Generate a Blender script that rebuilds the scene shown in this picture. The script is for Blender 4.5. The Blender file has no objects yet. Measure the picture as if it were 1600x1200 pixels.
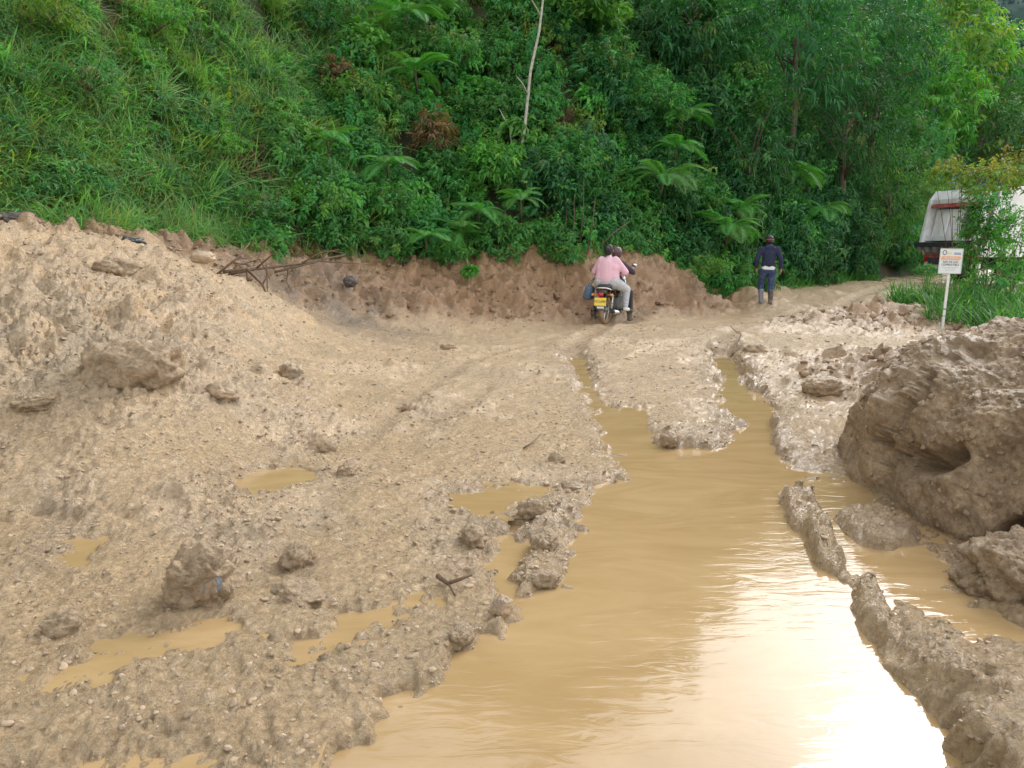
import bpy, bmesh, math, random
import numpy as np
from mathutils import Vector, Matrix

SC = bpy.context.scene
COL = SC.collection
R = math.radians

# ------------------------------------------------------------------ camera
CAMZ, PITCH, FPX = 1.6, R(10.2), 1200.0
cam_d = bpy.data.cameras.new("camera")
cam_d.sensor_width = 36.0
cam_d.lens = 27.0
cam_d.clip_start = 0.05
cam_d.clip_end = 2000.0
cam = bpy.data.objects.new("camera", cam_d)
cam.location = (0, 0, CAMZ)
cam.rotation_euler = (R(90) - PITCH, 0, 0)
COL.objects.link(cam)
SC.camera = cam

# ------------------------------------------------------------------ sky and sun (bright overcast)
SUN_EL, SUN_AZ = R(36), R(34)          # azimuth clockwise from +Y
world = bpy.data.worlds.new("World")
SC.world = world
world.use_nodes = True
wn, wl = world.node_tree.nodes, world.node_tree.links
for n in list(wn):
    wn.remove(n)
sky = wn.new("ShaderNodeTexSky")
sky.sky_type = 'NISHITA'
sky.sun_disc = False
sky.sun_elevation = SUN_EL
sky.sun_rotation = SUN_AZ
sky.air_density = 1.0
sky.dust_density = 2.0
sky.ozone_density = 1.0
hsv = wn.new("ShaderNodeHueSaturation")
hsv.inputs['Saturation'].default_value = 0.12
bg = wn.new("ShaderNodeBackground")
bg.inputs['Strength'].default_value = 0.15
wo = wn.new("ShaderNodeOutputWorld")
wl.new(sky.outputs[0], hsv.inputs['Color'])
wl.new(hsv.outputs[0], bg.inputs['Color'])
wl.new(bg.outputs[0], wo.inputs['Surface'])

sun_d = bpy.data.lights.new("sun", 'SUN')
sun_d.energy = 0.27
sun_d.angle = R(17)
sun_d.color = (1.0, 0.985, 0.965)
sun = bpy.data.objects.new("sun", sun_d)
sdir = Vector((math.sin(SUN_AZ) * math.cos(SUN_EL), math.cos(SUN_AZ) * math.cos(SUN_EL), math.sin(SUN_EL)))
sun.rotation_euler = sdir.to_track_quat('Z', 'Y').to_euler()
sun.location = (20, 30, 40)
COL.objects.link(sun)

SC.view_settings.view_transform = 'Standard'
SC.view_settings.look = 'None'
SC.view_settings.exposure = 1.62
SC.view_settings.gamma = 1.0
SC.view_settings.use_curve_mapping = False
SC.cycles.use_denoising = True
SC.cycles.max_bounces = 4
SC.cycles.diffuse_bounces = 2
SC.cycles.transmission_bounces = 2
SC.cycles.transparent_max_bounces = 4
SC.cycles.caustics_reflective = False
SC.cycles.caustics_refractive = False

# ------------------------------------------------------------------ helpers
rng = np.random.default_rng(7)
random.seed(7)
_f = np.array([0, math.cos(PITCH), -math.sin(PITCH)])
_u = np.array([0, math.sin(PITCH), math.cos(PITCH)])

def ray(u, v):
    return _f + (u - 800) / FPX * np.array([1, 0, 0]) - (v - 600) / FPX * _u

def at(u, v, Y):                      # the point at ground distance Y seen where the photograph has (u, v)
    d = ray(u, v)
    return np.array([0, 0, CAMZ]) + d * (Y / d[1])

def gnd(u, v, z=0.0):                 # the point at height z
    d = ray(u, v)
    return np.array([0, 0, CAMZ]) + d * ((z - CAMZ) / d[2])

def smooth(a, b, x):
    t = np.clip((x - a) / (b - a), 0, 1)
    return t * t * (3 - 2 * t)

def perlin(x, y, seed=0):
    xi = np.floor(x).astype(np.int64); yi = np.floor(y).astype(np.int64)
    xf = x - xi; yf = y - yi
    def g(ix, iy):
        h = (ix * 374761393 + iy * 668265263 + seed * 1442695041) & 0x7fffffff
        h = ((h ^ (h >> 13)) * 1274126177) & 0x7fffffff
        h = (h ^ (h >> 16)) & 1023
        a = h * (2 * math.pi / 1024)
        return np.cos(a), np.sin(a)
    u = xf * xf * xf * (xf * (xf * 6 - 15) + 10)
    v = yf * yf * yf * (yf * (yf * 6 - 15) + 10)
    def d(ox, oy):
        gx, gy = g(xi + ox, yi + oy)
        return gx * (xf - ox) + gy * (yf - oy)
    a = d(0, 0); b = d(1, 0); c = d(0, 1); e = d(1, 1)
    return 1.5 * ((a + u * (b - a)) + v * ((c + u * (e - c)) - (a + u * (b - a))))

def fbm(x, y, seed=0, octv=4, gain=0.5):
    s = 0; a = 1
    for i in range(octv):
        s = s + a * perlin(x, y, seed + i * 17)
        x = x * 2.03 + 13.7; y = y * 2.03 - 7.1; a *= gain
    return s

def perlin3(x, y, z, seed=0):
    xi = np.floor(x).astype(np.int64); yi = np.floor(y).astype(np.int64); zi = np.floor(z).astype(np.int64)
    xf = x - xi; yf = y - yi; zf = z - zi
    fd = lambda t: t * t * t * (t * (t * 6 - 15) + 10)
    u, v, w = fd(xf), fd(yf), fd(zf)
    out = 0
    for ox in (0, 1):
        for oy in (0, 1):
            for oz in (0, 1):
                h = ((xi + ox) * 374761393 + (yi + oy) * 668265263 + (zi + oz) * 2147483647 + seed * 1442695041) & 0x7fffffff
                h = ((h ^ (h >> 13)) * 1274126177) & 0x7fffffff
                h = h ^ (h >> 16)
                gx = ((h & 255) - 127.5) / 90; gy = (((h >> 8) & 255) - 127.5) / 90; gz = (((h >> 4) & 255) - 127.5) / 90
                out = out + (gx * (xf - ox) + gy * (yf - oy) + gz * (zf - oz)) * (u if ox else 1 - u) * (v if oy else 1 - v) * (w if oz else 1 - w)
    return out

def noise3(P, f, seed=0, octv=3):
    x, y, z = P[:, 0] * f, P[:, 1] * f, P[:, 2] * f; s = 0; a = 1.0
    for i in range(octv):
        s = s + a * perlin3(x, y, z, seed + i * 19); x = x * 2.03 + 3.7; y = y * 2.03 - 7.1; z = z * 2.03 + 1.3; a *= 0.5
    return s

def mesh_np(name, V, F, col=None, smooth_sh=True, attrs=None):
    me = bpy.data.meshes.new(name)
    V = np.asarray(V, dtype=np.float32)
    Fs = F if isinstance(F, list) else [F]
    Fs = [np.asarray(f, dtype=np.int32) for f in Fs if len(f)]
    me.vertices.add(len(V))
    me.vertices.foreach_set('co', V.ravel())
    loops = np.concatenate([f.ravel() for f in Fs])
    starts = []; o = 0
    for f in Fs:
        starts.append(o + np.arange(len(f)) * f.shape[1]); o += f.size
    starts = np.concatenate(starts).astype(np.int32)
    me.loops.add(len(loops))
    me.loops.foreach_set('vertex_index', loops)
    me.polygons.add(len(starts))
    me.polygons.foreach_set('loop_start', starts)
    me.polygons.foreach_set('use_smooth', np.full(len(starts), smooth_sh))
    me.update(calc_edges=True)
    if col is not None:
        a = me.color_attributes.new('tint', 'FLOAT_COLOR', 'POINT')
        c = np.ones((len(V), 4), dtype=np.float32); c[:, :3] = col
        a.data.foreach_set('color', c.ravel())
    for k, w in (attrs or {}).items():
        a = me.attributes.new(k, 'FLOAT', 'POINT')
        a.data.foreach_set('value', np.asarray(w, dtype=np.float32))
    return me

def obj(name, me, m=None, parent=None, label=None, cat=None, group=None, kind=None, loc=None, rotz=None):
    o = bpy.data.objects.new(name, me)
    COL.objects.link(o)
    if me is not None and m is not None and len(me.materials) == 0:
        me.materials.append(m)
    if parent is not None:
        o.parent = parent
    if loc is not None:
        o.location = loc
    if rotz is not None:
        o.rotation_euler = (0, 0, rotz)
    for k, w in (('label', label), ('category', cat), ('group', group), ('kind', kind)):
        if w:
            o[k] = w
    return o

class MB:                             # collects simple solids into one mesh
    def __init__(s):
        s.V = []; s.F4 = []; s.F3 = []; s.n = 0
    def add(s, V, F4=(), F3=()):
        V = np.asarray(V, float).reshape(-1, 3)
        s.V.append(V)
        if len(F4): s.F4.append(np.asarray(F4, int).reshape(-1, 4) + s.n)
        if len(F3): s.F3.append(np.asarray(F3, int).reshape(-1, 3) + s.n)
        s.n += len(V)
        return s
    def box(s, c, d, M=None, taper=1.0, bev=0.0):
        x, y, z = [k / 2 for k in d]
        if bev <= 0:
            V = np.array([[-x, -y, -z], [x, -y, -z], [x, y, -z], [-x, y, -z], [-x * taper, -y * taper, z], [x * taper, -y * taper, z], [x * taper, y * taper, z], [-x * taper, y * taper, z]])
            F = [[3, 2, 1, 0], [4, 5, 6, 7], [0, 1, 5, 4], [1, 2, 6, 5], [2, 3, 7, 6], [3, 0, 4, 7]]
            F3 = []
        else:
            bm = bmesh.new()
            bmesh.ops.create_cube(bm, size=1.0)
            for w in bm.verts:
                t = taper if w.co.z > 0 else 1.0
                w.co = Vector((w.co.x * 2 * x * t, w.co.y * 2 * y * t, w.co.z * 2 * z))
            bmesh.ops.bevel(bm, geom=list(bm.edges), offset=bev, segments=2, affect='EDGES', profile=0.5)
            bmesh.ops.triangulate(bm, faces=list(bm.faces))
            bm.verts.index_update()
            V = np.array([w.co[:] for w in bm.verts]); F = []; F3 = [[w.index for w in f.verts] for f in bm.faces]
            bm.free()
        if M is not None:
            V = V @ np.array(M.to_3x3()).T
        return s.add(V + np.asarray(c, float), F, F3)
    def prism(s, poly, axis, a, b):   # polygon (2-D) swept along an axis, n-gon caps as fans
        poly = np.asarray(poly, float); n = len(poly)
        V = []
        for t in (a, b):
            for p in poly:
                V.append({'x': (t, p[0], p[1]), 'y': (p[0], t, p[1]), 'z': (p[0], p[1], t)}[axis])
        F4 = [[i, (i + 1) % n, n + (i + 1) % n, n + i] for i in range(n)]
        F3 = [[0, i + 1, i] for i in range(1, n - 1)] + [[n, n + i, n + i + 1] for i in range(1, n - 1)]
        return s.add(V, F4, F3)
    def tube(s, pts, rad, seg=8, cap=True):
        pts = np.asarray(pts, float); n = len(pts)
        rad = np.full(n, rad) if np.isscalar(rad) else np.asarray(rad, float)
        T = np.gradient(pts, axis=0); T /= np.linalg.norm(T, axis=1, keepdims=True) + 1e-9
        ref = np.array([0, 0, 1.0]) if abs(T[:, 2]).mean() < 0.85 else np.array([1.0, 0, 0])
        A = np.cross(T, ref); A /= np.linalg.norm(A, axis=1, keepdims=True) + 1e-9
        B = np.cross(A, T)
        ang = np.arange(seg) * 2 * math.pi / seg
        V = pts[:, None] + rad[:, None, None] * (np.cos(ang)[None, :, None] * A[:, None] + np.sin(ang)[None, :, None] * B[:, None])
        i = np.arange(n - 1)[:, None]; j = np.arange(seg)[None]
        F4 = np.stack([i * seg + j, i * seg + (j + 1) % seg, (i + 1) * seg + (j + 1) % seg, (i + 1) * seg + j], -1).reshape(-1, 4)
        V = V.reshape(-1, 3); F3 = []
        if cap:
            V = np.vstack([V, pts[0], pts[-1]])
            a, b = n * seg, n * seg + 1
            F3 = [[a, (k + 1) % seg, k] for k in range(seg)] + [[b, (n - 1) * seg + k, (n - 1) * seg + (k + 1) % seg] for k in range(seg)]
        return s.add(V, F4, F3)
    def torus(s, c, Rr, r, axis='x', seg=28, sub=8, flat=1.0):
        a = np.arange(seg) * 2 * math.pi / seg; b = np.arange(sub) * 2 * math.pi / sub
        A, B = np.meshgrid(a, b, indexing='ij')
        rr = Rr + r * np.cos(B); w = r * np.sin(B) * flat
        p = (w, rr * np.cos(A), rr * np.sin(A)) if axis == 'x' else ((rr * np.cos(A), w, rr * np.sin(A)) if axis == 'y' else (rr * np.cos(A), rr * np.sin(A), w))
        V = np.stack(p, -1).reshape(-1, 3) + np.asarray(c, float)
        i = np.arange(seg)[:, None]; j = np.arange(sub)[None]
        F = np.stack([i * sub + j, ((i + 1) % seg) * sub + j, ((i + 1) % seg) * sub + (j + 1) % sub, i * sub + (j + 1) % sub], -1).reshape(-1, 4)
        return s.add(V, F)
    def ball(s, c, r, seg=14, rings=9, M=None):
        r = np.array([r, r, r]) if np.isscalar(r) else np.asarray(r, float)
        th = np.linspace(0, math.pi, rings + 1)[1:-1]; ph = np.arange(seg) * 2 * math.pi / seg
        T, P = np.meshgrid(th, ph, indexing='ij')
        V = np.stack([np.sin(T) * np.cos(P), np.sin(T) * np.sin(P), np.cos(T)], -1).reshape(-1, 3)
        V = np.vstack([V, [0, 0, 1], [0, 0, -1]]) * r
        if M is not None:
            V = V @ np.array(M.to_3x3()).T
        k = len(th); i = np.arange(k - 1)[:, None]; j = np.arange(seg)[None]
        F = np.stack([i * seg + j, (i + 1) * seg + j, (i + 1) * seg + (j + 1) % seg, i * seg + (j + 1) % seg], -1).reshape(-1, 4)
        t, b = k * seg, k * seg + 1
        F3 = [[t, q, (q + 1) % seg] for q in range(seg)] + [[b, (k - 1) * seg + (q + 1) % seg, (k - 1) * seg + q] for q in range(seg)]
        return s.add(V + np.asarray(c, float), F, F3)
    def cap(s, p0, r0, p1, r1, seg=12, sq=1.0):   # tapered capsule; sq flattens it along Y
        p0, p1 = np.asarray(p0, float), np.asarray(p1, float)
        ax = p1 - p0; L = np.linalg.norm(ax) + 1e-9; ax = ax / L
        pts, rad = [], []
        for q in np.linspace(-90, 0, 5):
            pts.append(p0 + ax * r0 * math.sin(R(q))); rad.append(max(r0 * math.cos(R(q)), 1e-3))
        for q in np.linspace(0, 90, 5):
            pts.append(p1 + ax * r1 * math.sin(R(q))); rad.append(max(r1 * math.cos(R(q)), 1e-3))
        n0 = s.n
        s.tube(pts, rad, seg)
        if sq != 1.0:
            V = s.V[-1]; m = (p0 + p1) / 2
            V[:, 1] = m[1] + (V[:, 1] - m[1]) * sq if abs(p0[1] - p1[1]) < 1e-6 else V[:, 1]
        return s
    def mesh(s, name, sm=False):
        F = []
        if s.F4: F.append(np.concatenate(s.F4))
        if s.F3: F.append(np.concatenate(s.F3))
        return mesh_np(name, np.concatenate(s.V), F, smooth_sh=sm)
    def build(s, name, m, parent=None, sm=False, **k):
        return obj(name, s.mesh(name, sm), m, parent, **k)

def remesh(o, vox=0.014, it=4):
    md = o.modifiers.new("remesh", 'REMESH'); md.mode = 'VOXEL'; md.voxel_size = vox; md.use_smooth_shade = True
    ms = o.modifiers.new("smooth", 'SMOOTH'); ms.factor = 0.5; ms.iterations = it
    return o

# ------------------------------------------------------------------ materials
def nodemat(name):
    m = bpy.data.materials.new(name); m.use_nodes = True
    nt = m.node_tree
    b = nt.nodes['Principled BSDF']
    return m, nt, nt.nodes, nt.links, b

def noise_node(nt, scale, detail=4, rough=0.55, vec=None, dist=0.0):
    n = nt.nodes.new('ShaderNodeTexNoise')
    n.inputs['Scale'].default_value = scale; n.inputs['Detail'].default_value = detail
    n.inputs['Roughness'].default_value = rough; n.inputs['Distortion'].default_value = dist
    if vec is not None: nt.links.new(vec, n.inputs['Vector'])
    return n

def coords(nt, which='Object'):
    return nt.nodes.new('ShaderNodeTexCoord').outputs[which]

def maprange(nt, sock, a, b, c, d):
    n = nt.nodes.new('ShaderNodeMapRange')
    n.inputs['From Min'].default_value = a; n.inputs['From Max'].default_value = b
    n.inputs['To Min'].default_value = c; n.inputs['To Max'].default_value = d
    nt.links.new(sock, n.inputs['Value'])
    return n.outputs[0]

def mixcol(nt, fac, a, b, blend='MIX'):
    n = nt.nodes.new('ShaderNodeMix'); n.data_type = 'RGBA'; n.blend_type = blend
    for k, w in ((0, fac), (6, a), (7, b)):
        if hasattr(w, 'is_output'): nt.links.new(w, n.inputs[k])
        else: n.inputs[k].default_value = w if k == 0 else (*w, 1)[:4]
    return n.outputs[2]

def bump(nt, b, hs, strength=0.5, dist=0.01, prev=None):
    n = nt.nodes.new('ShaderNodeBump')
    n.inputs['Strength'].default_value = strength; n.inputs['Distance'].default_value = dist
    nt.links.new(hs, n.inputs['Height'])
    if prev is not None: nt.links.new(prev, n.inputs['Normal'])
    nt.links.new(n.outputs[0], b.inputs['Normal'])
    return n.outputs[0]

def plain(name, col, rough=0.5, metal=0.0, var=0.12, scale=9.0, bmp=0.0, dirt=None):
    m, nt, N, L, b = nodemat(name)
    c = coords(nt)
    n = noise_node(nt, scale, 5, 0.6, c)
    f = maprange(nt, n.outputs['Fac'], 0.3, 0.7, 0, 1)
    lo = [max(0, k * (1 - var)) for k in col]; hi = [min(1, k * (1 + var)) for k in col]
    out = mixcol(nt, f, lo, hi)
    if dirt:
        n2 = noise_node(nt, scale * 0.5, 6, 0.7, c)
        f2 = maprange(nt, n2.outputs['Fac'], 0.48, 0.72, 0, dirt[1])
        out = mixcol(nt, f2, out, dirt[0])
    L.new(out, b.inputs['Base Color'])
    b.inputs['Roughness'].default_value = rough; b.inputs['Metallic'].default_value = metal
    if bmp:
        bump(nt, b, n.outputs['Fac'], bmp, 0.01)
    return m

def leafmat(name, rough=0.45, trans=0.38, spec=0.3):
    m, nt, N, L, b = nodemat(name)
    a = N.new('ShaderNodeVertexColor'); a.layer_name = 'tint'
    oi = N.new('ShaderNodeObjectInfo')
    vr = N.new('ShaderNodeHueSaturation'); L.new(a.outputs['Color'], vr.inputs['Color'])
    L.new(maprange(nt, oi.outputs['Random'], 0, 1, 0.485, 0.515), vr.inputs['Hue'])
    L.new(maprange(nt, oi.outputs['Random'], 0, 1, 0.8, 1.25), vr.inputs['Value'])
    L.new(vr.outputs[0], b.inputs['Base Color'])
    b.inputs['Roughness'].default_value = rough
    b.inputs['Specular IOR Level'].default_value = spec
    t = N.new('ShaderNodeBsdfTranslucent')
    tc = mixcol(nt, 1.0, vr.outputs[0], (1.3, 1.45, 0.5), 'MULTIPLY')
    L.new(tc, t.inputs['Color'])
    mx = N.new('ShaderNodeMixShader'); mx.inputs[0].default_value = trans
    L.new(b.outputs[0], mx.inputs[1]); L.new(t.outputs[0], mx.inputs[2])
    L.new(mx.outputs[0], N['Material Output'].inputs['Surface'])
    return m

def mudmat(name, attr=True, col=(0.4, 0.28, 0.17), col2=(0.28, 0.19, 0.11), rough=(0.10, 0.40), fine=1.0):
    m, nt, N, L, b = nodemat(name)
    c = coords(nt)
    if attr:
        a = N.new('ShaderNodeVertexColor'); a.layer_name = 'tint'; base = a.outputs['Color']
    else:
        n0 = noise_node(nt, 5, 6, 0.65, c)
        base = mixcol(nt, maprange(nt, n0.outputs['Fac'], 0.35, 0.65, 0, 1), col, col2)
    n1 = noise_node(nt, 38, 7, 0.68, c, 0.6)
    base = mixcol(nt, maprange(nt, n1.outputs['Fac'], 0.44, 0.66, 0.0, 0.75), base, mixcol(nt, 1.0, base, (0.60, 0.52, 0.42), 'MULTIPLY'))
    n3 = noise_node(nt, 14, 5, 0.6, c, 0.4)
    base = mixcol(nt, maprange(nt, n3.outputs['Fac'], 0.48, 0.66, 0.0, 0.6), base, mixcol(nt, 1.0, base, (1.38, 1.36, 1.34), 'MULTIPLY'))
    L.new(base, b.inputs['Base Color'])
    n2 = noise_node(nt, 3.0, 4, 0.6, c)
    if attr:
        w = N.new('ShaderNodeAttribute'); w.attribute_name = 'wet'
        rs = N.new('ShaderNodeMath'); rs.operation = 'MULTIPLY_ADD'
        L.new(w.outputs['Fac'], rs.inputs[0]); rs.inputs[1].default_value = rough[0] - rough[1]; rs.inputs[2].default_value = rough[1]
        L.new(rs.outputs[0], b.inputs['Roughness'])
    else:
        L.new(maprange(nt, n2.outputs['Fac'], 0.35, 0.65, rough[0], rough[1]), b.inputs['Roughness'])
    nb = noise_node(nt, 26, 8, 0.72, c, 0.8)
    nv = noise_node(nt, 90, 5, 0.65, c, 0.3)
    p = bump(nt, b, nb.outputs['Fac'], 1.0, 0.05 * fine)
    bump(nt, b, nv.outputs['Fac'], 0.55, 0.012 * fine, p)
    return m

M = {}
M['mud'] = mudmat('wet_mud')
M['clod'] = mudmat('mud_clod', False, (0.62, 0.465, 0.30), (0.42, 0.305, 0.19), (0.3, 0.65))
M['clod_dark'] = mudmat('brown_mud', False, (0.52, 0.38, 0.235), (0.33, 0.23, 0.138), (0.35, 0.75))
def crumbmat():
    m, nt, N, L, b = nodemat('mud_crumb')
    a = N.new('ShaderNodeVertexColor'); a.layer_name = 'tint'; oi = N.new('ShaderNodeObjectInfo')
    hs = N.new('ShaderNodeHueSaturation'); L.new(a.outputs['Color'], hs.inputs['Color'])
    L.new(maprange(nt, oi.outputs['Random'], 0, 1, 0.50, 0.74), hs.inputs['Value'])
    L.new(hs.outputs[0], b.inputs['Base Color']); b.inputs['Roughness'].default_value = 0.65; b.inputs['Specular IOR Level'].default_value = 0.3
    return m
M['crumb'] = crumbmat()
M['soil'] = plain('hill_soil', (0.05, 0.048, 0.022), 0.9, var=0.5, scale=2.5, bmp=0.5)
M['leaf'] = leafmat('leaf')
M['leaf_gloss'] = leafmat('glossy_leaf', 0.5, 0.34, 0.3)
M['grass'] = leafmat('grass_blade', 0.5, 0.4, 0.3)
M['bark'] = plain('bark', (0.11, 0.085, 0.06), 0.85, var=0.4, scale=14, bmp=0.6)
M['pale_bark'] = plain('pale_bark', (0.42, 0.40, 0.33), 0.75, var=0.35, scale=12, bmp=0.4)
M['twig'] = plain('dead_twig', (0.12, 0.075, 0.045), 0.85, var=0.35, scale=20)
M['stone'] = plain('stone', (0.30, 0.22, 0.14), 0.6, var=0.35, scale=11, bmp=0.7, dirt=((0.50, 0.37, 0.24), 0.9))
M['stone_dark'] = plain('dark_stone', (0.10, 0.085, 0.075), 0.5, var=0.35, scale=14, bmp=0.7)
M['stone_blue'] = plain('blue_grey_stone', (0.115, 0.14, 0.16), 0.3, var=0.5, scale=18, bmp=0.3, dirt=((0.33, 0.29, 0.22), 0.8))
M['stone_pale'] = plain('pale_stone', (0.46, 0.36, 0.25), 0.6, var=0.3, scale=9, bmp=0.6, dirt=((0.52, 0.39, 0.26), 0.9))
M['rock_wet'] = plain('wet_black_rock', (0.028, 0.030, 0.032), 0.3, var=0.5, scale=8, bmp=0.8)

def scatter_gn(name, label, V, F, C, m, P, N, scale, tilt=0.35, lean=0.55, attrs=None, sm=False):
    pm = mesh_np(name + '_clump', V, F, C, sm, attrs); pm.materials.append(m)
    po = bpy.data.objects.new(name + '_clump', pm)
    n = len(P); rot = np.zeros((n, 3))
    for k in range(n):
        z = Vector(N[k] * lean + np.array([0, 0, 1 - lean]) + rng.normal(size=3) * tilt * 0.5).normalized()
        q = z.to_track_quat('Z', 'Y') @ Matrix.Rotation(rng.uniform(0, 6.283), 3, 'Z').to_quaternion()
        rot[k] = q.to_euler()[:]
    me = bpy.data.meshes.new(name); me.vertices.add(n); me.vertices.foreach_set('co', P.astype(np.float32).ravel())
    a = me.attributes.new('rot', 'FLOAT_VECTOR', 'POINT'); a.data.foreach_set('vector', rot.astype(np.float32).ravel())
    a = me.attributes.new('scl', 'FLOAT', 'POINT'); a.data.foreach_set('value', np.asarray(scale, np.float32))
    o = obj(name, me, m, kind='stuff', label=label)
    g = bpy.data.node_groups.new(name, 'GeometryNodeTree')
    g.interface.new_socket('Geometry', in_out='INPUT', socket_type='NodeSocketGeometry'); g.interface.new_socket('Geometry', in_out='OUTPUT', socket_type='NodeSocketGeometry')
    gi = g.nodes.new('NodeGroupInput'); go = g.nodes.new('NodeGroupOutput'); ip = g.nodes.new('GeometryNodeInstanceOnPoints'); oi = g.nodes.new('GeometryNodeObjectInfo')
    oi.inputs['Object'].default_value = po; oi.inputs['As Instance'].default_value = True
    ra = g.nodes.new('GeometryNodeInputNamedAttribute'); ra.data_type = 'FLOAT_VECTOR'; ra.inputs['Name'].default_value = 'rot'
    sa = g.nodes.new('GeometryNodeInputNamedAttribute'); sa.data_type = 'FLOAT'; sa.inputs['Name'].default_value = 'scl'
    e = g.nodes.new('FunctionNodeEulerToRotation')
    g.links.new(gi.outputs[0], ip.inputs['Points']); g.links.new(oi.outputs['Geometry'], ip.inputs['Instance'])
    g.links.new(ra.outputs['Attribute'], e.inputs[0]); g.links.new(e.outputs[0], ip.inputs['Rotation']); g.links.new(sa.outputs['Attribute'], ip.inputs['Scale']); g.links.new(ip.outputs[0], go.inputs[0])
    md = o.modifiers.new('scatter', 'NODES'); md.node_group = g
    return o
# ------------------------------------------------------------------ the lie of the land
FX = np.array([-40, -20, -12, -7.6, -5.6, -1.5, 1.8, 6.4, 11, 15, 22, 40, 70.0])
FY = np.array([-20, -3, 5.0, 10.3, 13.6, 18.0, 19.5, 22.3, 26.5, 31, 38.5, 58, 95.0])
FZ = np.array([3, 3, 2.7, 2.1, 1.45, 1.25, 1.35, 0.25, 0.22, 0.28, 0.35, 0.5, 0.5])
TANS = np.interp
def hill_h(x, y):
    yf = np.interp(x, FX, FY); zf = np.interp(x, FX, FZ)
    s = (y - yf) * 0.72
    k = np.interp(x, [-12, -4, 0, 8, 14, 19, 26], [1.05, 1.2, 1.9, 2.0, 1.6, 1.3, 0.5])
    top = np.interp(x, [-20, -4, 0, 7, 11, 14, 18, 24, 28], [26, 28, 36, 36, 28, 22, 20.0, 11, 4])
    h = k * np.maximum(s, 0)
    h = top * (1 - np.exp(-h / top * 1.15))
    n = fbm(x * 0.45, y * 0.45, 3, 4) * 0.55 * smooth(0, 2.5, s) + fbm(x * 1.7, y * 1.7, 31, 3) * 0.14 * smooth(0, 1, s)
    return zf + np.where(s > 0, h, s * 1.2) + n, s

def hill_at(u, v, y0=7.0, y1=110.0, n=2200):
    d = ray(u, v); Y = np.linspace(y0, y1, n)
    P = np.array([0, 0, CAMZ])[None] + d[None] * (Y / d[1])[:, None]
    h, s = hill_h(P[:, 0], P[:, 1])
    k = np.argmax(P[:, 2] < h)
    return P[k]

CP = []
def cg(u, v, z): CP.append(gnd(u, v, z))
def ca(u, v, Y): CP.append(at(u, v, Y))
def cw(x, y, z): CP.append(np.array([x, y, z], float))
for a in [(520, 1190, .035), (300, 1150, .05), (0, 1150, .07), (100, 1000, .08), (300, 900, .11), (500, 900, .07), (600, 800, .07), (700, 700, .07), (0, 830, .11),
          (200, 780, .17), (400, 700, .17), (600, 600, .13), (800, 560, .07), (700, 560, .12), (750, 980, .03), (860, 840, .04), (850, 650, .06),
          (1000, 540, .09), (1100, 520, .13), (1200, 530, .16), (1300, 560, .16), (1380, 570, .25), (1000, 600, .04), (1060, 660, .025), (1160, 640, .03),
          (1270, 650, .11), (1290, 700, .06), (1335, 715, .02), (1350, 670, .05), (1340, 630, .08), (950, 507, .02), (860, 500, .06), (1080, 490, .02), (1197, 476, 0.0), (1120, 480, .0), (1450, 560, .3), (1560, 1150, .16), (1590, 1000, .05), (1420, 900, .0)]: cg(*a)
for a in [(0, 700, 4.72), (0, 600, 5.4), (0, 500, 6.4), (0, 432, 7.4), (0, 362, 9.0), (200, 650, 5.1), (200, 550, 6.1), (200, 466, 7.5), (200, 400, 9.5),
          (330, 620, 5.7), (330, 520, 7.4), (330, 455, 9.0), (330, 432, 10.0), (450, 600, 6.9), (450, 530, 9.2), (450, 487, 11.0), (560, 560, 9.5), (560, 529, 12.0), (700, 520, 13.8),
          (400, 440, 12.4), (450, 474, 12.6), (600, 500, 14.0), (700, 500, 15.0), (800, 492, 16.0), (900, 492, 17.0), (1000, 486, 17.3), (1100, 467, 19.2), (1180, 452, 21.2),
          (400, 394, 14.0), (500, 399, 15.4), (600, 404, 16.4), (700, 414, 17.3), (760, 396, 17.8), (850, 406, 18.3), (920, 398, 18.8), (1000, 406, 19.4), (1080, 432, 20.2), (1150, 453, 21.5),
          (1300, 450, 24), (1205, 455, 22.4), (1250, 452, 23.2), (1185, 456, 20.6), (1130, 470, 19.6), (1420, 441, 28), (1400, 446, 25), (1250, 500, 15), (1350, 480, 16.2), (1420, 475, 17), (1400, 500, 14), (1480, 522, 13.4), (1560, 518, 13)]: ca(*a)
for a in [(-5, -2, .3), (0, -3, 0), (5, -2, .25), (-9, 1, 1.0), (-9, 5, 2.2), (-7.6, 10.6, 1.95), (-9.5, 10, 2.4), (-7, 13, 1.9), (-4, 17, 1.5), (0, 21, 1.2), (3.5, 21, 1.2), (6, 25, .7), (14, 33, .4), (22, 32, .3), (24, 20, .2),
          (14, 14, .1), (10, 8, .2), (5, 5, .25), (7, 2, .3), (4.5, 8.5, .3), (30, 40, .4), (-20, 5, 3), (-20, 30, 3), (0.8, 3, .0), (1.2, 5, .0), (1.6, 7.5, .02)]: cw(*a)
CP = np.array(CP)
def _k(r2): return 0.5 * r2 * np.log(r2 + 1e-9)
def tps_fit(P, reg=0.02):
    n = len(P); A = np.zeros((n + 3, n + 3)); d = ((P[:, None, :2] - P[None, :, :2]) ** 2).sum(-1)
    A[:n, :n] = _k(d) + reg * np.eye(n); A[:n, n] = 1; A[:n, n + 1:] = P[:, :2]; A[n, :n] = 1; A[n + 1:, :n] = P[:, :2].T
    return np.linalg.solve(A, np.concatenate([P[:, 2], np.zeros(3)]))
TW = tps_fit(CP)
def tps(x, y):
    s = TW[len(CP)] + TW[len(CP) + 1] * x + TW[len(CP) + 2] * y
    for p, w in zip(CP, TW):
        s = s + w * _k((x - p[0]) ** 2 + (y - p[1]) ** 2)
    return s

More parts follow.
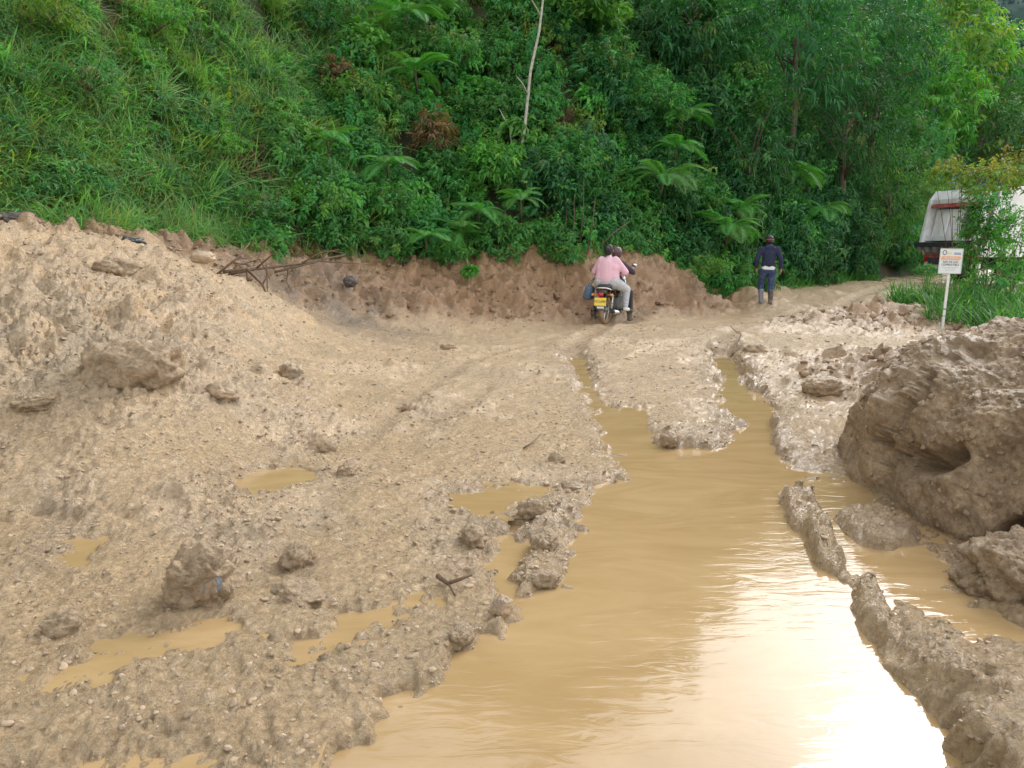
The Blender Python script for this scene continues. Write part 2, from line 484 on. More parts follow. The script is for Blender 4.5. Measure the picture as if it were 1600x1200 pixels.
def poly_sdf(x, y, poly):             # negative inside
    poly = np.asarray(poly); d = np.full(x.shape, 1e9); ins = np.zeros(x.shape, bool)
    for i in range(len(poly)):
        a, b = poly[i], poly[(i + 1) % len(poly)]
        e = b - a
        t = np.clip(((x - a[0]) * e[0] + (y - a[1]) * e[1]) / (e @ e + 1e-12), 0, 1)
        d = np.minimum(d, (x - a[0] - t * e[0]) ** 2 + (y - a[1] - t * e[1]) ** 2)
        c = ((a[1] > y) != (b[1] > y)) & (x < (b[0] - a[0]) * (y - a[1]) / (b[1] - a[1] + 1e-12) + a[0])
        ins ^= c
    d = np.sqrt(d)
    return np.where(ins, -d, d)

def line_dist(x, y, pts, vals):       # distance to a polyline and a value carried along it
    d = np.full(x.shape, 1e9); w = np.zeros(x.shape)
    for i in range(len(pts) - 1):
        a, b = pts[i], pts[i + 1]; e = b - a
        t = np.clip(((x - a[0]) * e[0] + (y - a[1]) * e[1]) / (e @ e + 1e-12), 0, 1)
        q = (x - a[0] - t * e[0]) ** 2 + (y - a[1] - t * e[1]) ** 2
        m = q < d
        d = np.where(m, q, d); w = np.where(m, vals[i] + t * (vals[i + 1] - vals[i]), w)
    return np.sqrt(d), w

def gp(lst, z=0.0): return np.array([gnd(u, v, z)[:2] for u, v in lst])

POOL = gp([(430, 1290), (520, 1200), (590, 1130), (660, 1070), (735, 1030), (765, 985), (800, 960), (790, 935), (762, 885), (768, 845), (808, 822), (826, 850), (814, 900), (820, 930), (880, 914), (893, 860), (900, 800), (925, 757), (985, 752), (975, 735), (945, 700),
           (932, 650), (903, 600), (882, 562), (870, 540), (895, 538), (918, 560), (930, 600), (955, 635), (1010, 640), (1022, 690), (1060, 702), (1135, 698), (1150, 660), (1125, 620), (1110, 562), (1100, 545), (1150, 548), (1165, 600), (1215, 640), (1222, 705),
           (1255, 755), (1330, 745), (1350, 760), (1340, 790), (1270, 800), (1300, 870), (1330, 905), (1380, 890), (1345, 850), (1420, 850), (1480, 905), (1550, 965), (1640, 990), (1640, 1010), (1500, 1000), (1440, 955), (1400, 930), (1380, 1000), (1420, 1040), (1480, 1090), (1490, 1150), (1530, 1210), (1560, 1290)])
def small_pool(lst, dz=0.0):
    c = np.mean([gnd(u, v, 0.08)[:2] for u, v in lst], axis=0)
    z = float(tps(np.array([c[0]]), np.array([c[1]]))[0]) - 0.012 + dz
    q = gp(lst, z); c = q.mean(0)
    return c + (q - c) * 1.22, z
PUDS = [small_pool([(370, 760), (395, 738), (450, 730), (475, 742), (440, 762), (400, 770)]),
        small_pool([(90, 1045), (150, 1010), (240, 985), (310, 982), (318, 1000), (250, 1020), (190, 1048), (110, 1060)]),
        small_pool([(-60, 870), (0, 832), (70, 818), (105, 830), (60, 858), (0, 890), (-60, 905)]),
        small_pool([(80, 1210), (180, 1180), (270, 1160), (370, 1163), (380, 1185), (290, 1230), (80, 1260)]),
        small_pool([(715, 790), (740, 768), (800, 760), (850, 766), (820, 785), (760, 800)]),
        small_pool([(440, 1000), (560, 960), (640, 930), (660, 945), (560, 1000), (470, 1030)]),
        small_pool([(90, 870), (130, 850), (160, 848), (150, 862), (110, 880)])]
RIDGE = gp([(1245, 765), (1262, 800), (1290, 845), (1318, 880), (1350, 915), (1385, 965), (1430, 1005), (1480, 1040), (1540, 1080), (1600, 1110), (1680, 1150)], 0.06)
RIDGE_H = [0.075, 0.085, 0.075, 0.03, 0.065, 0.085, 0.09, 0.10, 0.12, 0.13, 0.13]
RIDGE_W = [0.13, 0.14, 0.14, 0.06, 0.10, 0.12, 0.13, 0.15, 0.22, 0.26, 0.28]
SLAB = gp([(1222, 612), (1262, 606), (1330, 640), (1335, 700), (1300, 712), (1245, 705), (1220, 690), (1213, 650)], 0.1)
SHELF = gp([(1295, 800), (1360, 780), (1430, 800), (1450, 840), (1400, 850), (1345, 838)], 0.05)

RUTS = [gp([(884, 552), (900, 530), (940, 508), (1010, 492), (1090, 480), (1200, 466), (1320, 456), (1420, 449)], 0.05), gp([(1118, 556), (1128, 530), (1165, 508), (1230, 490), (1320, 470), (1400, 457), (1440, 450)], 0.08), gp([(560, 700), (640, 620), (720, 570), (800, 535), (880, 512)], 0.1), gp([(330, 1010), (470, 850), (590, 740), (690, 650), (760, 600)], 0.08)]
def mud_height(x, y):
    wx = x + 0.05 * fbm(x * 3.1, y * 3.1, 11, 3); wy = y + 0.05 * fbm(x * 3.1, y * 3.1, 12, 3)
    h = tps(x, y)
    yf = np.interp(x, FX, FY); s = (y - yf) * 0.72
    bank = smooth(-2.6, -1.7, s) * smooth(-9, -6.5, x) * smooth(7.6, 4.8, x)
    right = np.exp(-(((x - 6.8) / 1.8) ** 2 + ((y - 14.8) / 2.2) ** 2)) + np.exp(-(((x - 4.6) / 1.4) ** 2 + ((y - 8.5) / 1.6) ** 2))
    brown = np.clip(bank + right * 0.9, 0, 1)
    mound = smooth(0.18, 0.9, h) * (1 - bank)
    big = fbm(x * 1.1, y * 1.1, 21, 3)
    # crumbly clods: billow noise with warped domain
    b1 = 1 - np.abs(perlin(wx * 3.3, wy * 3.3, 41)) * 2
    b2 = np.abs(perlin(wx * 7.0 + 3, wy * 7.0, 42)) * 2
    b3 = np.abs(perlin(wx * 15.0, wy * 15.0 + 8, 43)) * 2
    b4 = np.abs(perlin(wx * 33.0, wy * 33.0, 44)) * 2
    b5 = perlin(wx * 70, wy * 70, 45)
    calm = smooth(-0.45, 0.2, fbm(x * 0.9 + 4, y * 0.55, 51, 3))
    calm = calm * (1 - mound) * (1 - brown)
    A = (1 - 0.55 * calm) * 1.1 * (1 + 1.3 * mound + 1.6 * brown)
    rv = np.hypot(x, y + 1.2); k3 = 1 - 0.75 * smooth(8, 13, rv); k4 = 1 - smooth(4.5, 8, rv); k5 = 1 - smooth(3.2, 5, rv); b1 = b1 * (1 + smooth(7, 12, rv)); b2 = b2 * 1.0
    n = 0.008 * b1 + 0.015 * smooth(0.45, 1.1, b2) + 0.018 * k3 * smooth(0.4, 1.1, b3) + 0.012 * k4 * (b4 - 0.45) + 0.006 * k5 * b5 - 0.010
    zs = smooth(0.6, -0.2, x) * smooth(7.5, 5.5, y); al = x * 0.65 + y * 0.76; ac = x * 0.76 - y * 0.65
    streak = zs * (0.016 * fbm(al * 0.9, ac * 7.0, 55, 3) + 0.010 * fbm(al * 2.2, ac * 19.0, 56, 2)) + (1 - zs) * (0.014 * fbm(wx * 6.5, wy * 0.9, 57, 3))
    lump = np.maximum(fbm(wx * 2.2, wy * 2.2, 61, 2) - 0.35, 0) * 0.10
    h = h + 0.03 * big * (1 - calm) + streak * (1 - mound) * (1 - brown) + n * A + lump * A * smooth(0.02, 0.10, h) + 0.10 * fbm(x * 0.8, y * 0.8, 71, 3) * np.clip(mound + brown, 0, 1) + brown * (0.14 * np.maximum(fbm(wx * 1.6, wy * 1.6, 66, 3), 0) + 0.10 * fbm(wx * 4.0, wy * 4.0, 67, 3))
    rut = 0
    for q_, dep, wd in zip(RUTS, (.06, .06, .03, .03), (.16, .16, .10, .12)):
        dd, _ = line_dist(wx, wy, q_, [1.0] * len(q_)); rut = np.maximum(rut, np.exp(-(dd / wd) ** 2)); h = h - dep * np.exp(-(dd / wd) ** 2) * (1 - 0.0) - 0.6 * n * A * np.exp(-(dd / wd) ** 2) + 0.35 * dep * np.exp(-((dd - wd * 1.9) / (wd * 0.6)) ** 2)
    # ridges, slab and shelf beside the pool
    rd, rh = line_dist(wx, wy, RIDGE, RIDGE_H); _, rw = line_dist(wx, wy, RIDGE, RIDGE_W)
    prof = 1 - smooth(0.35, 1.2, rd / rw + 0.16 * perlin(wx * 9, wy * 9, 81))
    h = np.maximum(h, -0.08 + (rh + 0.08 + 1.1 * n + 0.028 * fbm(x * 6, y * 6, 82, 3)) * prof)
    sd = poly_sdf(wx, wy, SLAB)
    h = np.maximum(h, -0.05 + (0.115 + 1.2 * n) * (1 - smooth(-0.16, 0.06, sd)))
    sd2 = poly_sdf(wx, wy, SHELF)
    h = np.maximum(h, -0.05 + (0.11 + n) * (1 - smooth(-0.08, 0.04, sd2)))
    keep = np.maximum(prof, np.maximum(1 - smooth(-0.02, 0.05, sd), 1 - smooth(-0.02, 0.04, sd2)))
    # pools
    e = 0.09 * fbm(x * 3.6, y * 3.6, 91, 4) + 0.075 * perlin(x * 11, y * 11, 92)
    wetp = 0 * x
    for q, z in PUDS:
        d = poly_sdf(x, y, q) + e
        w = 1 - smooth(-0.16, 0.10, d)
        h = h * (1 - w) + w * (z - 0.028 + 0.75 * n)
        rim = smooth(0.02, 0.06, d) * (1 - smooth(0.42, 0.8, d))
        h = np.where(rim > 0, np.maximum(h, h * (1 - rim) + rim * (z + 0.012 + 0.6 * np.maximum(n, -0.008))), h)
        wetp = np.maximum(wetp, 1 - smooth(0, 0.3, d))
    p = poly_sdf(x, y, POOL) + e
    pin = (1 - smooth(-0.12, 0.10, p)) * (1 - keep)
    h = h * (1 - pin) + pin * (-0.05 + 0.6 * n)
    edge = smooth(0.0, 0.35, p)
    wet = np.maximum(1 - edge, rut * 0.85)
    wet = np.maximum(wet, wetp)
    return h, brown, mound, calm, wet, n, s

def ground_z(x, y):
    r = mud_height(np.array([float(x)]), np.array([float(y)]))[0][0]
    return float(r)

def ground_hit(u, v, y0=2.0, y1=32.0, n=1500):   # where the sight line through (u, v) meets the mud
    d = ray(u, v); Yq = np.linspace(y0, y1, n); P = np.array([0, 0, CAMZ])[None] + d[None] * (Yq / d[1])[:, None]
    k = np.argmax(P[:, 2] < mud_height(P[:, 0], P[:, 1])[0])
    return P[k]

# mud sheet: a fan of cells, fine near by and coarser far away
NA, NR = 880, 680
ang = np.linspace(R(-52), R(52), NA); rad = np.exp(np.linspace(math.log(2.3), math.log(46.0), NR))
AA, RR = np.meshgrid(ang, rad, indexing='ij')
X = (RR * np.sin(AA)).ravel(); Y = (RR * np.cos(AA) - 1.2).ravel()
H, brown, mound, calm, wet, nfine, s_ft = mud_height(X, Y)
hh, _ = hill_h(X, Y)
H = np.where(s_ft > 0.8, np.minimum(H, hh - 0.15), H)
t1 = smooth(-0.5, 0.6, fbm(X * 0.7, Y * 0.7, 101, 4)); t2 = smooth(-0.2, 0.5, fbm(X * 1.6, Y * 1.6, 102, 4)); t3 = smooth(0.1, 0.6, fbm(X * 2.6 + 5, Y * 2.6, 103, 4))
tan = np.array([0.655, 0.485, 0.305]); grey = np.array([0.555, 0.44, 0.30]); brn = np.array([0.41, 0.258, 0.142]); och = np.array([0.60, 0.39, 0.18]); dkb = np.array([0.27, 0.178, 0.105])
gl = np.clip((np.exp(-(((X + 3.6) / 1.6) ** 2 + ((Y - 6.0) / 1.6) ** 2)) * 0.9 + 0.5 * t1 * (1 - mound) * smooth(7, 4, Y) + 0.5 * smooth(3.6, 2.6, Y)), 0, 1) * (0.35 + 0.65 * t2)
C = tan[None] * (1 - gl[:, None]) + grey[None] * gl[:, None]
o_ = (t3 * 0.35 * mound)[:, None]; C = C * (1 - o_) + och * o_
nearr = smooth(1.7, 2.6, X) * smooth(7.0, 5.0, Y); bmix = np.clip(brown + 0.75 * nearr, 0, 1)[:, None]
C = C * (1 - bmix) + (brn * (1 - t2[:, None] * 0.45) + dkb * t2[:, None] * 0.45) * bmix
red = (smooth(-4, 0, X) * smooth(13, 16, Y) * brown)[:, None] * 0.5; C = C * (1 - red) + np.array([0.43, 0.258, 0.138]) * red
gb = (np.exp(-(((X + 2.9) / 1.5) ** 2 + ((Y - 13.4) / 1.3) ** 2)) * (0.5 + 0.5 * t2))[:, None]; C = C * (1 - gb) + np.array([0.30, 0.235, 0.17]) * gb
sp = (smooth(0.25, 0.6, fbm(X * 0.55 + 9, Y * 0.8, 105, 4)) * 0.55 * smooth(12, 8, Y))[:, None]; C = C * (1 - sp) + np.array([0.50, 0.385, 0.245]) * sp
C = C * (0.93 + 0.14 * t3)[:, None] * (1 - 0.16 * wet[:, None])
slick = np.maximum(smooth(0.1, 0.6, fbm(X * 1.3, Y * 1.3, 104, 3)) * 0.6, calm * 0.75)
slu = (calm * smooth(9, 6, Y) * 0.6)[:, None]; C = C * (1 - slu) + np.array([0.56, 0.405, 0.225]) * slu
W = np.clip(np.maximum(wet * 0.9, slick * (1 - brown)) * (1 - 0.5 * mound), 0, 1)
i = np.arange(NA - 1)[:, None]; j = np.arange(NR - 1)[None]
F = np.stack([i * NR + j, (i + 1) * NR + j, (i + 1) * NR + j + 1, i * NR + j + 1], -1).reshape(-1, 4)
yf = np.interp(X, FX, FY); keepv = ((Y - yf) * 0.72 < 2.5)
F = F[keepv[F].all(1)]
used = np.zeros(len(X), bool); used[F.ravel()] = True
idx = np.cumsum(used) - 1
# push the relief out along the slope instead of straight up, so steep mud does not grow teeth
B_ = tps(X, Y).reshape(NA, NR); Xg, Yg = X.reshape(NA, NR), Y.reshape(NA, NR)
t_a = np.stack([np.gradient(Xg, axis=0), np.gradient(Yg, axis=0), np.gradient(B_, axis=0)], -1); t_r = np.stack([np.gradient(Xg, axis=1), np.gradient(Yg, axis=1), np.gradient(B_, axis=1)], -1)
Ng = np.cross(t_a, t_r); Ng /= np.linalg.norm(Ng, axis=-1, keepdims=True); Ng = Ng.reshape(-1, 3)
off_ = (H - B_.ravel()); kz = smooth(0.15, 0.35, np.hypot(Ng[:, 0], Ng[:, 1])) * (np.abs(off_) < 0.3)
X = X + Ng[:, 0] * off_ * kz; Y = Y + Ng[:, 1] * off_ * kz; H = B_.ravel() + off_ * (1 - kz + kz * Ng[:, 2])
VM = np.stack([X, Y, H], -1)[used]
obj('ground', mesh_np('ground', VM, idx[F], C[used], True, {'wet': W[used]}), M['mud'], kind='structure', label='churned wet tan landslide mud covering the road')

# wide terrain under and around everything
gx = np.concatenate([np.linspace(-300, -30, 12), np.linspace(-25, 45, 40), np.linspace(55, 400, 12)]); gy = np.concatenate([np.linspace(-200, -10, 8), np.linspace(-6, 60, 34), np.linspace(75, 500, 12)])
GX, GY = np.meshgrid(gx, gy, indexing='ij')
GZ = np.where((GX > 16) | (GY < 2), -0.6, -0.9) + 0.25 * fbm(GX * 0.1, GY * 0.1, 7, 3) - 0.8
i = np.arange(len(gx) - 1)[:, None]; j = np.arange(len(gy) - 1)[None]; ny = len(gy)
F = np.stack([i * ny + j, (i + 1) * ny + j, (i + 1) * ny + j + 1, i * ny + j + 1], -1).reshape(-1, 4)
M['turf'] = plain('dark_turf', (0.05, 0.075, 0.025), 0.9, var=0.5, scale=0.8, bmp=0.4)
obj('terrain', mesh_np('terrain', np.stack([GX, GY, GZ], -1).reshape(-1, 3), F), M['turf'], kind='structure')

# hillside
hx = np.linspace(-30, 40, 260); hs = np.concatenate([np.linspace(-1.2, 12, 110), np.linspace(12.5, 45, 40)])
HX, HS = np.meshgrid(hx, hs, indexing='ij')
HY = np.interp(HX, FX, FY) + HS / 0.72
HZ, _ = hill_h(HX, HY)
i = np.arange(len(hx) - 1)[:, None]; j = np.arange(len(hs) - 1)[None]; ny = len(hs)
F = np.stack([i * ny + j, (i + 1) * ny + j, (i + 1) * ny + j + 1, i * ny + j + 1], -1).reshape(-1, 4)
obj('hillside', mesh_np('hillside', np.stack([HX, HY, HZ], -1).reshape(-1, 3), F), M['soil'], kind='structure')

# ------------------------------------------------------------------ muddy water
def watermat():
    m, nt, N, L, b = nodemat('muddy_water')
    c = coords(nt)
    mp = N.new('ShaderNodeMapping'); mp.inputs['Scale'].default_value = (0.6, 1.5, 1); L.new(c, mp.inputs['Vector'])
    n = noise_node(nt, 1.5, 6, 0.6, mp.outputs[0], 2.6)
    L.new(mixcol(nt, maprange(nt, n.outputs['Fac'], 0.35, 0.65, 0, 1), (0.325, 0.218, 0.100), (0.385, 0.265, 0.132)), b.inputs['Base Color'])
    b.inputs['Roughness'].default_value = 0.04; b.inputs['IOR'].default_value = 1.33
    mp2 = N.new('ShaderNodeMapping'); mp2.inputs['Scale'].default_value = (1.0, 3.2, 1); mp2.inputs['Rotation'].default_value = (0, 0, R(-6)); L.new(c, mp2.inputs['Vector'])
    r1 = noise_node(nt, 4.6, 4, 0.5, mp2.outputs[0], 0.9)
    big = noise_node(nt, 0.9, 2, 0.5, c)
    mul = N.new('ShaderNodeMath'); mul.operation = 'MULTIPLY'
    L.new(r1.outputs['Fac'], mul.inputs[0]); L.new(maprange(nt, big.outputs['Fac'], 0.35, 0.65, 0.35, 1.0), mul.inputs[1])
    bump(nt, b, mul.outputs[0], 0.3, 0.010)
    return m
M['water'] = watermat()
def sheet(x0, x1, y0, y1, z, name, nx=2, ny=2, label=None):
    xs = np.linspace(x0, x1, nx); ys = np.linspace(y0, y1, ny); A, B = np.meshgrid(xs, ys, indexing='ij')
    i = np.arange(nx - 1)[:, None]; j = np.arange(ny - 1)[None]
    F = np.stack([i * ny + j, (i + 1) * ny + j, (i + 1) * ny + j + 1, i * ny + j + 1], -1).reshape(-1, 4)
    return obj(name, mesh_np(name, np.stack([A, B, np.full_like(A, z)], -1).reshape(-1, 3), F), M['water'], kind='structure', label=label)
sheet(-1.6, 4.2, 0.9, 11.0, 0.0, 'water', label='long pool of opaque tan muddy water in the wheel rut')
def disc(q, z, name):                 # a small sheet of water that ends inside the muddy rim
    lo, hi = q.min(0) - 0.3, q.max(0) + 0.3; c = 0.035 if q[:, 1].mean() < 9 else 0.08
    xs = np.arange(lo[0], hi[0], c); ys = np.arange(lo[1], hi[1], c); A, B = np.meshgrid(xs, ys, indexing='ij'); ny = len(ys)
    i = np.arange(len(xs) - 1)[:, None]; j = np.arange(ny - 1)[None]
    F = np.stack([i * ny + j, (i + 1) * ny + j, (i + 1) * ny + j + 1, i * ny + j + 1], -1).reshape(-1, 4)
    inn = (poly_sdf(A, B, q) < 0.2).ravel(); F = F[inn[F].all(1)]
    us = np.zeros(A.size, bool); us[F.ravel()] = True; idx = np.cumsum(us) - 1
    return obj(name, mesh_np(name, np.stack([A.ravel(), B.ravel(), np.full(A.size, z)], -1)[us], idx[F]), M['water'], kind='structure', label='small shallow puddle of tan muddy water')
for q, z in PUDS:
    disc(q, z, 'puddle_water')
# ------------------------------------------------------------------ lumps: boulders, clods, stones
def lump_mesh(name, radii, seed, amp=0.18, res=(40, 26), freq=1.6, flat=0.0, octv=4, power=1.0):
    th = np.linspace(0, math.pi, res[1] + 1)[1:-1]; ph = np.arange(res[0]) * 2 * math.pi / res[0]
    T, P = np.meshgrid(th, ph, indexing='ij')
    D = np.vstack([np.stack([np.sin(T) * np.cos(P), np.sin(T) * np.sin(P), np.cos(T)], -1).reshape(-1, 3), [[0, 0, 1], [0, 0, -1]]])
    if power != 1.0:
        D2 = np.sign(D) * np.abs(D) ** power
        D = D2 / np.linalg.norm(D2, axis=1, keepdims=True) * (0.5 + 0.5 * np.linalg.norm(D2, axis=1, keepdims=True))
    r = 1 + amp * noise3(D + seed * 3.7, freq, seed, octv)
    cell = np.abs(noise3(D + seed, freq * 2.3, seed + 3, 3)); r = r + amp * 0.35 * (cell - 0.3)
    V = D * r[:, None] * np.asarray(radii)
    if flat: V[:, 2] = np.maximum(V[:, 2], -flat)
    k = len(th); sg = res[0]; i = np.arange(k - 1)[:, None]; j = np.arange(sg)[None]
    F = np.stack([i * sg + j, (i + 1) * sg + j, (i + 1) * sg + (j + 1) % sg, i * sg + (j + 1) % sg], -1).reshape(-1, 4)
    t, b = k * sg, k * sg + 1
    F3 = np.array([[t, q, (q + 1) % sg] for q in range(sg)] + [[b, (k - 1) * sg + (q + 1) % sg, (k - 1) * sg + q] for q in range(sg)])
    return V, [F, F3]

def project(P):
    d = P - np.array([0, 0, CAMZ]); z = d @ _f
    return 800 + FPX * d[:, 0] / z, 600 - FPX * (d @ _u) / z

def pix_line(u, v, pts):
    p = [np.array(q, float) for q in pts]
    return line_dist(u, v, p, [1.0] * len(p))[0]

# the great mud boulder beside the pool, with its crack, its hollow and the cleft under it
V, F = lump_mesh('mud_boulder', (1.34, 1.42, 1.06), 5, 0.085, (440, 280), 1.2, 0.0, 3, 0.62)
Vn = V / np.linalg.norm(V, axis=1, keepdims=True)
fine = noise3(V, 2.6, 61, 3) * 0.06 + noise3(V, 6.5, 62, 3) * 0.030 - np.abs(noise3(V, 15, 64, 3)) * 0.030 + noise3(V, 36, 65, 2) * 0.013
V = V + Vn * fine[:, None]
BC = np.array([3.72, 4.9, -0.02])
uu, vv = project(V + BC)
front = (Vn @ (np.array([0, 0, CAMZ]) - BC) > 0)
def dent(pts, w, depth):
    d = pix_line(uu + 7 * noise3(V, 9, 71, 3), vv + 7 * noise3(V, 9, 72, 3), pts)
    return depth * np.exp(-(d / w) ** 2) * front
dn = dent([(1452, 585), (1425, 622), (1392, 660), (1372, 690)], 7, 0.13) + dent([(1420, 712), (1450, 722), (1490, 708)], 14, 0.27) + dent([(1378, 700), (1385, 745), (1368, 770)], 9, 0.08) + dent([(1520, 548), (1545, 552)], 12, 0.06) + dent([(1500, 868), (1540, 862), (1580, 830), (1610, 808)], 10, 0.22) + dent([(1540, 720), (1600, 690)], 10, 0.04)
V = V - Vn * dn[:, None]
me = mesh_np('mud_boulder', V, F)
obj('mud_boulder', me, M['clod_dark'], label='huge brown mud boulder with a dark hollow beside the pool', cat='mud boulder', loc=BC)
kk = rng.choice(len(V), 3600); kk = kk[front[kk] & (V[kk, 2] > 0.02) & (dn[kk] < 0.03)]
Vc, Fc = lump_mesh('boulder_crumbs', (1, .8, .6), 77, .45, (14, 9), 1.5, 0, 3)
scatter_gn('boulder_crumbs', 'brown crumbs stuck to the huge mud boulder', Vc, Fc, np.repeat([[.40, .285, .175]], len(Vc), 0), M['crumb'], V[kk] + BC - Vn[kk] * 0.004, Vn[kk], rng.uniform(.008, .024, len(kk)), lean=0.9, attrs={'wet': np.full(len(Vc), 0.1)}, sm=True)
def lump(name, u, v, z, radii, seed, m, label, cat, amp=0.2, res=(64, 40), sink=0.3, rot=0.0, freq=1.7, power=0.85, flat=0.0):
    V, F = lump_mesh(name, radii, seed, amp, res, freq, 0, 4, power)
    Vn = V / (np.linalg.norm(V, axis=1, keepdims=True) + 1e-9)
    k = min(radii)
    V = V + Vn * (np.abs(noise3(V / k, 2.4, seed + 8, 3)) * 0.12 * k - np.abs(noise3(V / k, 6.0, seed + 9, 3)) * 0.06 * k)[:, None]
    p = ground_hit(u, v, n=700) if z is None else gnd(u, v, z); zg = p[2]
    if z is not None: zg = z
    return obj(name, mesh_np(name, V, F), m, label=label, cat=cat, loc=(p[0], p[1], zg + radii[2] * (1 - 2 * sink)), rotz=rot)
def lump_at(name, P, radii, seed, m, label, cat, **k):
    o = lump(name, 800, 900, 0.0, radii, seed, m, label, cat, **k)
    o.location = P
    return o
lump_at('mud_clod', (2.40, 3.38, 0.05), (0.27, 0.26, 0.20), 21, M['clod_dark'], 'brown mud clod wedged under the huge boulder at the water', 'mud clod', amp=0.25, res=(130, 80), rot=0.4)
lump_at('mud_clod', (2.47, 3.0, 0.03), (0.22, 0.20, 0.20), 22, M['clod_dark'], 'dark crumbling mud clod cut by the picture edge below the boulder', 'mud clod', amp=0.28, res=(130, 80), rot=1.4)
lump_at('mud_clod', (3.2, 3.25, 0.10), (0.42, 0.36, 0.30), 23, M['clod_dark'], 'rough mud clod packed against the lower flank of the boulder', 'mud clod', amp=0.22, res=(130, 80), rot=2.2)
lump_at('mud_clod', (4.35, 6.9, 0.25), (0.6, 0.5, 0.42), 24, M['clod_dark'], 'brown mud hump behind the huge boulder', 'mud clod', amp=0.2, res=(130, 80), rot=0.2)
lump_at('mud_clod', (5.2, 7.6, 0.30), (0.9, 0.8, 0.55), 25, M['clod_dark'], 'broad brown mud hump in front of the roadside grass', 'mud clod', amp=0.2, res=(130, 80), rot=1.0)
lump('mud_clod', 1285, 612, None, (0.20, 0.17, 0.11), 26, M['clod'], 'rounded mud clod on the slab behind the pool', 'mud clod', res=(90, 50))
# stones and clods lying on the mud
lump('stone', 310, 935, None, (0.135, 0.11, 0.15), 31, M['clod'], 'pointed mud-caked rock with a blue-grey face', 'rock', amp=0.3, sink=0.28, res=(90, 60), power=0.7)
p = gnd(340, 915, 0.17)
V, F = lump_mesh('blue_face', (0.05, 0.035, 0.06), 32, 0.2, (40, 26), 1.5)
root = [o for o in COL.objects if o.get("label") == "pointed mud-caked rock with a blue-grey face"][0]
obj('exposed_face', mesh_np('exposed_face', V, F), M['stone_blue'], root, label='wet blue-grey exposed stone face', loc=(0.075, -0.055, 0.03))
ST = [('stone', 210, 575, (0.36, 0.28, 0.26), 41, 'clod', 'large angular brown boulder half buried in the mud slope', 0.50),
      ('stone', 185, 425, (0.26, 0.2, 0.13), 42, 'clod', 'flat brown rock high on the mud slope', 0.35),
      ('stone', 345, 617, (0.15, 0.10, 0.07), 43, 'stone', 'dark oval stone low on the mud slope', 0.3),
      ('stone', 60, 630, (0.15, 0.11, 0.06), 44, 'clod', 'flat brown stone near the edge of the mud slope', 0.35),
      ('stone', 455, 588, (0.14, 0.10, 0.11), 45, 'stone', 'rounded grey-brown stone where the mud slope flattens', 0.33),
      ('mud_clod', 512, 705, (0.075, 0.06, 0.055), 46, 'clod', 'pale clod with dark underside, upper of a pair by the puddle', 0.25),
      ('mud_clod', 545, 740, (0.10, 0.07, 0.06), 47, 'clod', 'wide pale clod with dark underside, lower of a pair by the puddle', 0.25),
      ('stone', 892, 764, (0.075, 0.045, 0.035), 48, 'stone', 'smooth brown stone at the edge of the pool', 0.25),
      ('stone', 785, 953, (0.045, 0.04, 0.042), 49, 'stone', 'small round stone standing in the pool margin', 0.25),
      ('mud_clod', 870, 720, (0.07, 0.05, 0.045), 50, 'clod', 'grey clod on the mud tongue above the brown stone', 0.3),
      ('mud_clod', 968, 720, (0.07, 0.045, 0.045), 51, 'clod', 'dark clod on the tip of the mud tongue in the pool', 0.28),
      ('mud_clod', 1045, 690, (0.09, 0.06, 0.06), 52, 'clod', 'clod at the near end of the mud strip between the ruts', 0.3),
      ('mud_clod', 925, 838, (0.05, 0.035, 0.02), 53, 'clod', 'tiny mud islet surrounded by pool water', 0.35),
      ('mud_clod', 465, 880, (0.09, 0.07, 0.08), 54, 'clod', 'furrowed brown clod right of the pointed rock', 0.32),
      ('mud_clod', 470, 930, (0.15, 0.10, 0.05), 55, 'clod', 'broad flat clod at the edge of a shallow puddle', 0.4),
      ('mud_clod', 100, 985, (0.075, 0.06, 0.06), 56, 'clod', 'brown clod above the puddle in the corner', 0.3),
      ('mud_clod', 740, 845, (0.09, 0.06, 0.06), 57, 'clod', 'ragged clod on the pale mud beside the pool inlet', 0.3),
      ('mud_clod', 845, 910, (0.09, 0.06, 0.045), 58, 'clod', 'last clod of the mud spit reaching into the pool', 0.3),
      ('mud_clod', 720, 1000, (0.07, 0.05, 0.045), 59, 'clod', 'clod on the pool shore below the round stone', 0.3),
      ('stone', 1180, 550, (0.16, 0.12, 0.10), 60, 'stone', 'brown stone on the mud between the ruts', 0.35),
      ('mud_clod', 830, 800, (0.08, 0.06, 0.06), 63, 'clod', 'knobbly clod on the mud spit below the brown stone', 0.3),
      ('mud_clod', 850, 850, (0.10, 0.07, 0.06), 64, 'clod', 'largest clod in the middle of the mud spit', 0.3),
      ('mud_clod', 700, 545, (0.12, 0.09, 0.07), 65, 'clod', 'brown clod on the mud in front of the motorcycle', 0.3),
      ('mud_clod', 640, 640, (0.08, 0.06, 0.05), 66, 'clod', 'small dark clod halfway between puddle and motorcycle', 0.3)]
for nm, u, v, rr, sd, mm, lb, sk in ST:
    lump(nm, u, v, None, rr, sd, M[mm], lb, nm.replace('_', ' '), sink=sk + 0.08, rot=sd * 1.3, amp=0.26, power=0.75)
def bank_at(u, v, Y):
    P = at(u, v, Y); return (P[0], P[1], ground_z(P[0], P[1]))
o = lump_at('stone', bank_at(547, 440, 14.5), (0.13, 0.1, 0.10), 61, M['stone_dark'], 'dark round stone on the brown earth bank', 'stone'); o.location = tuple(at(547, 440, 14.35))
o = lump_at('stone', (0, 0, 0), (0.17, 0.10, 0.08), 62, M['stone_pale'], 'pale stone block at the top of the mud crest', 'stone'); o.location = tuple(at(318, 402, 10.6))
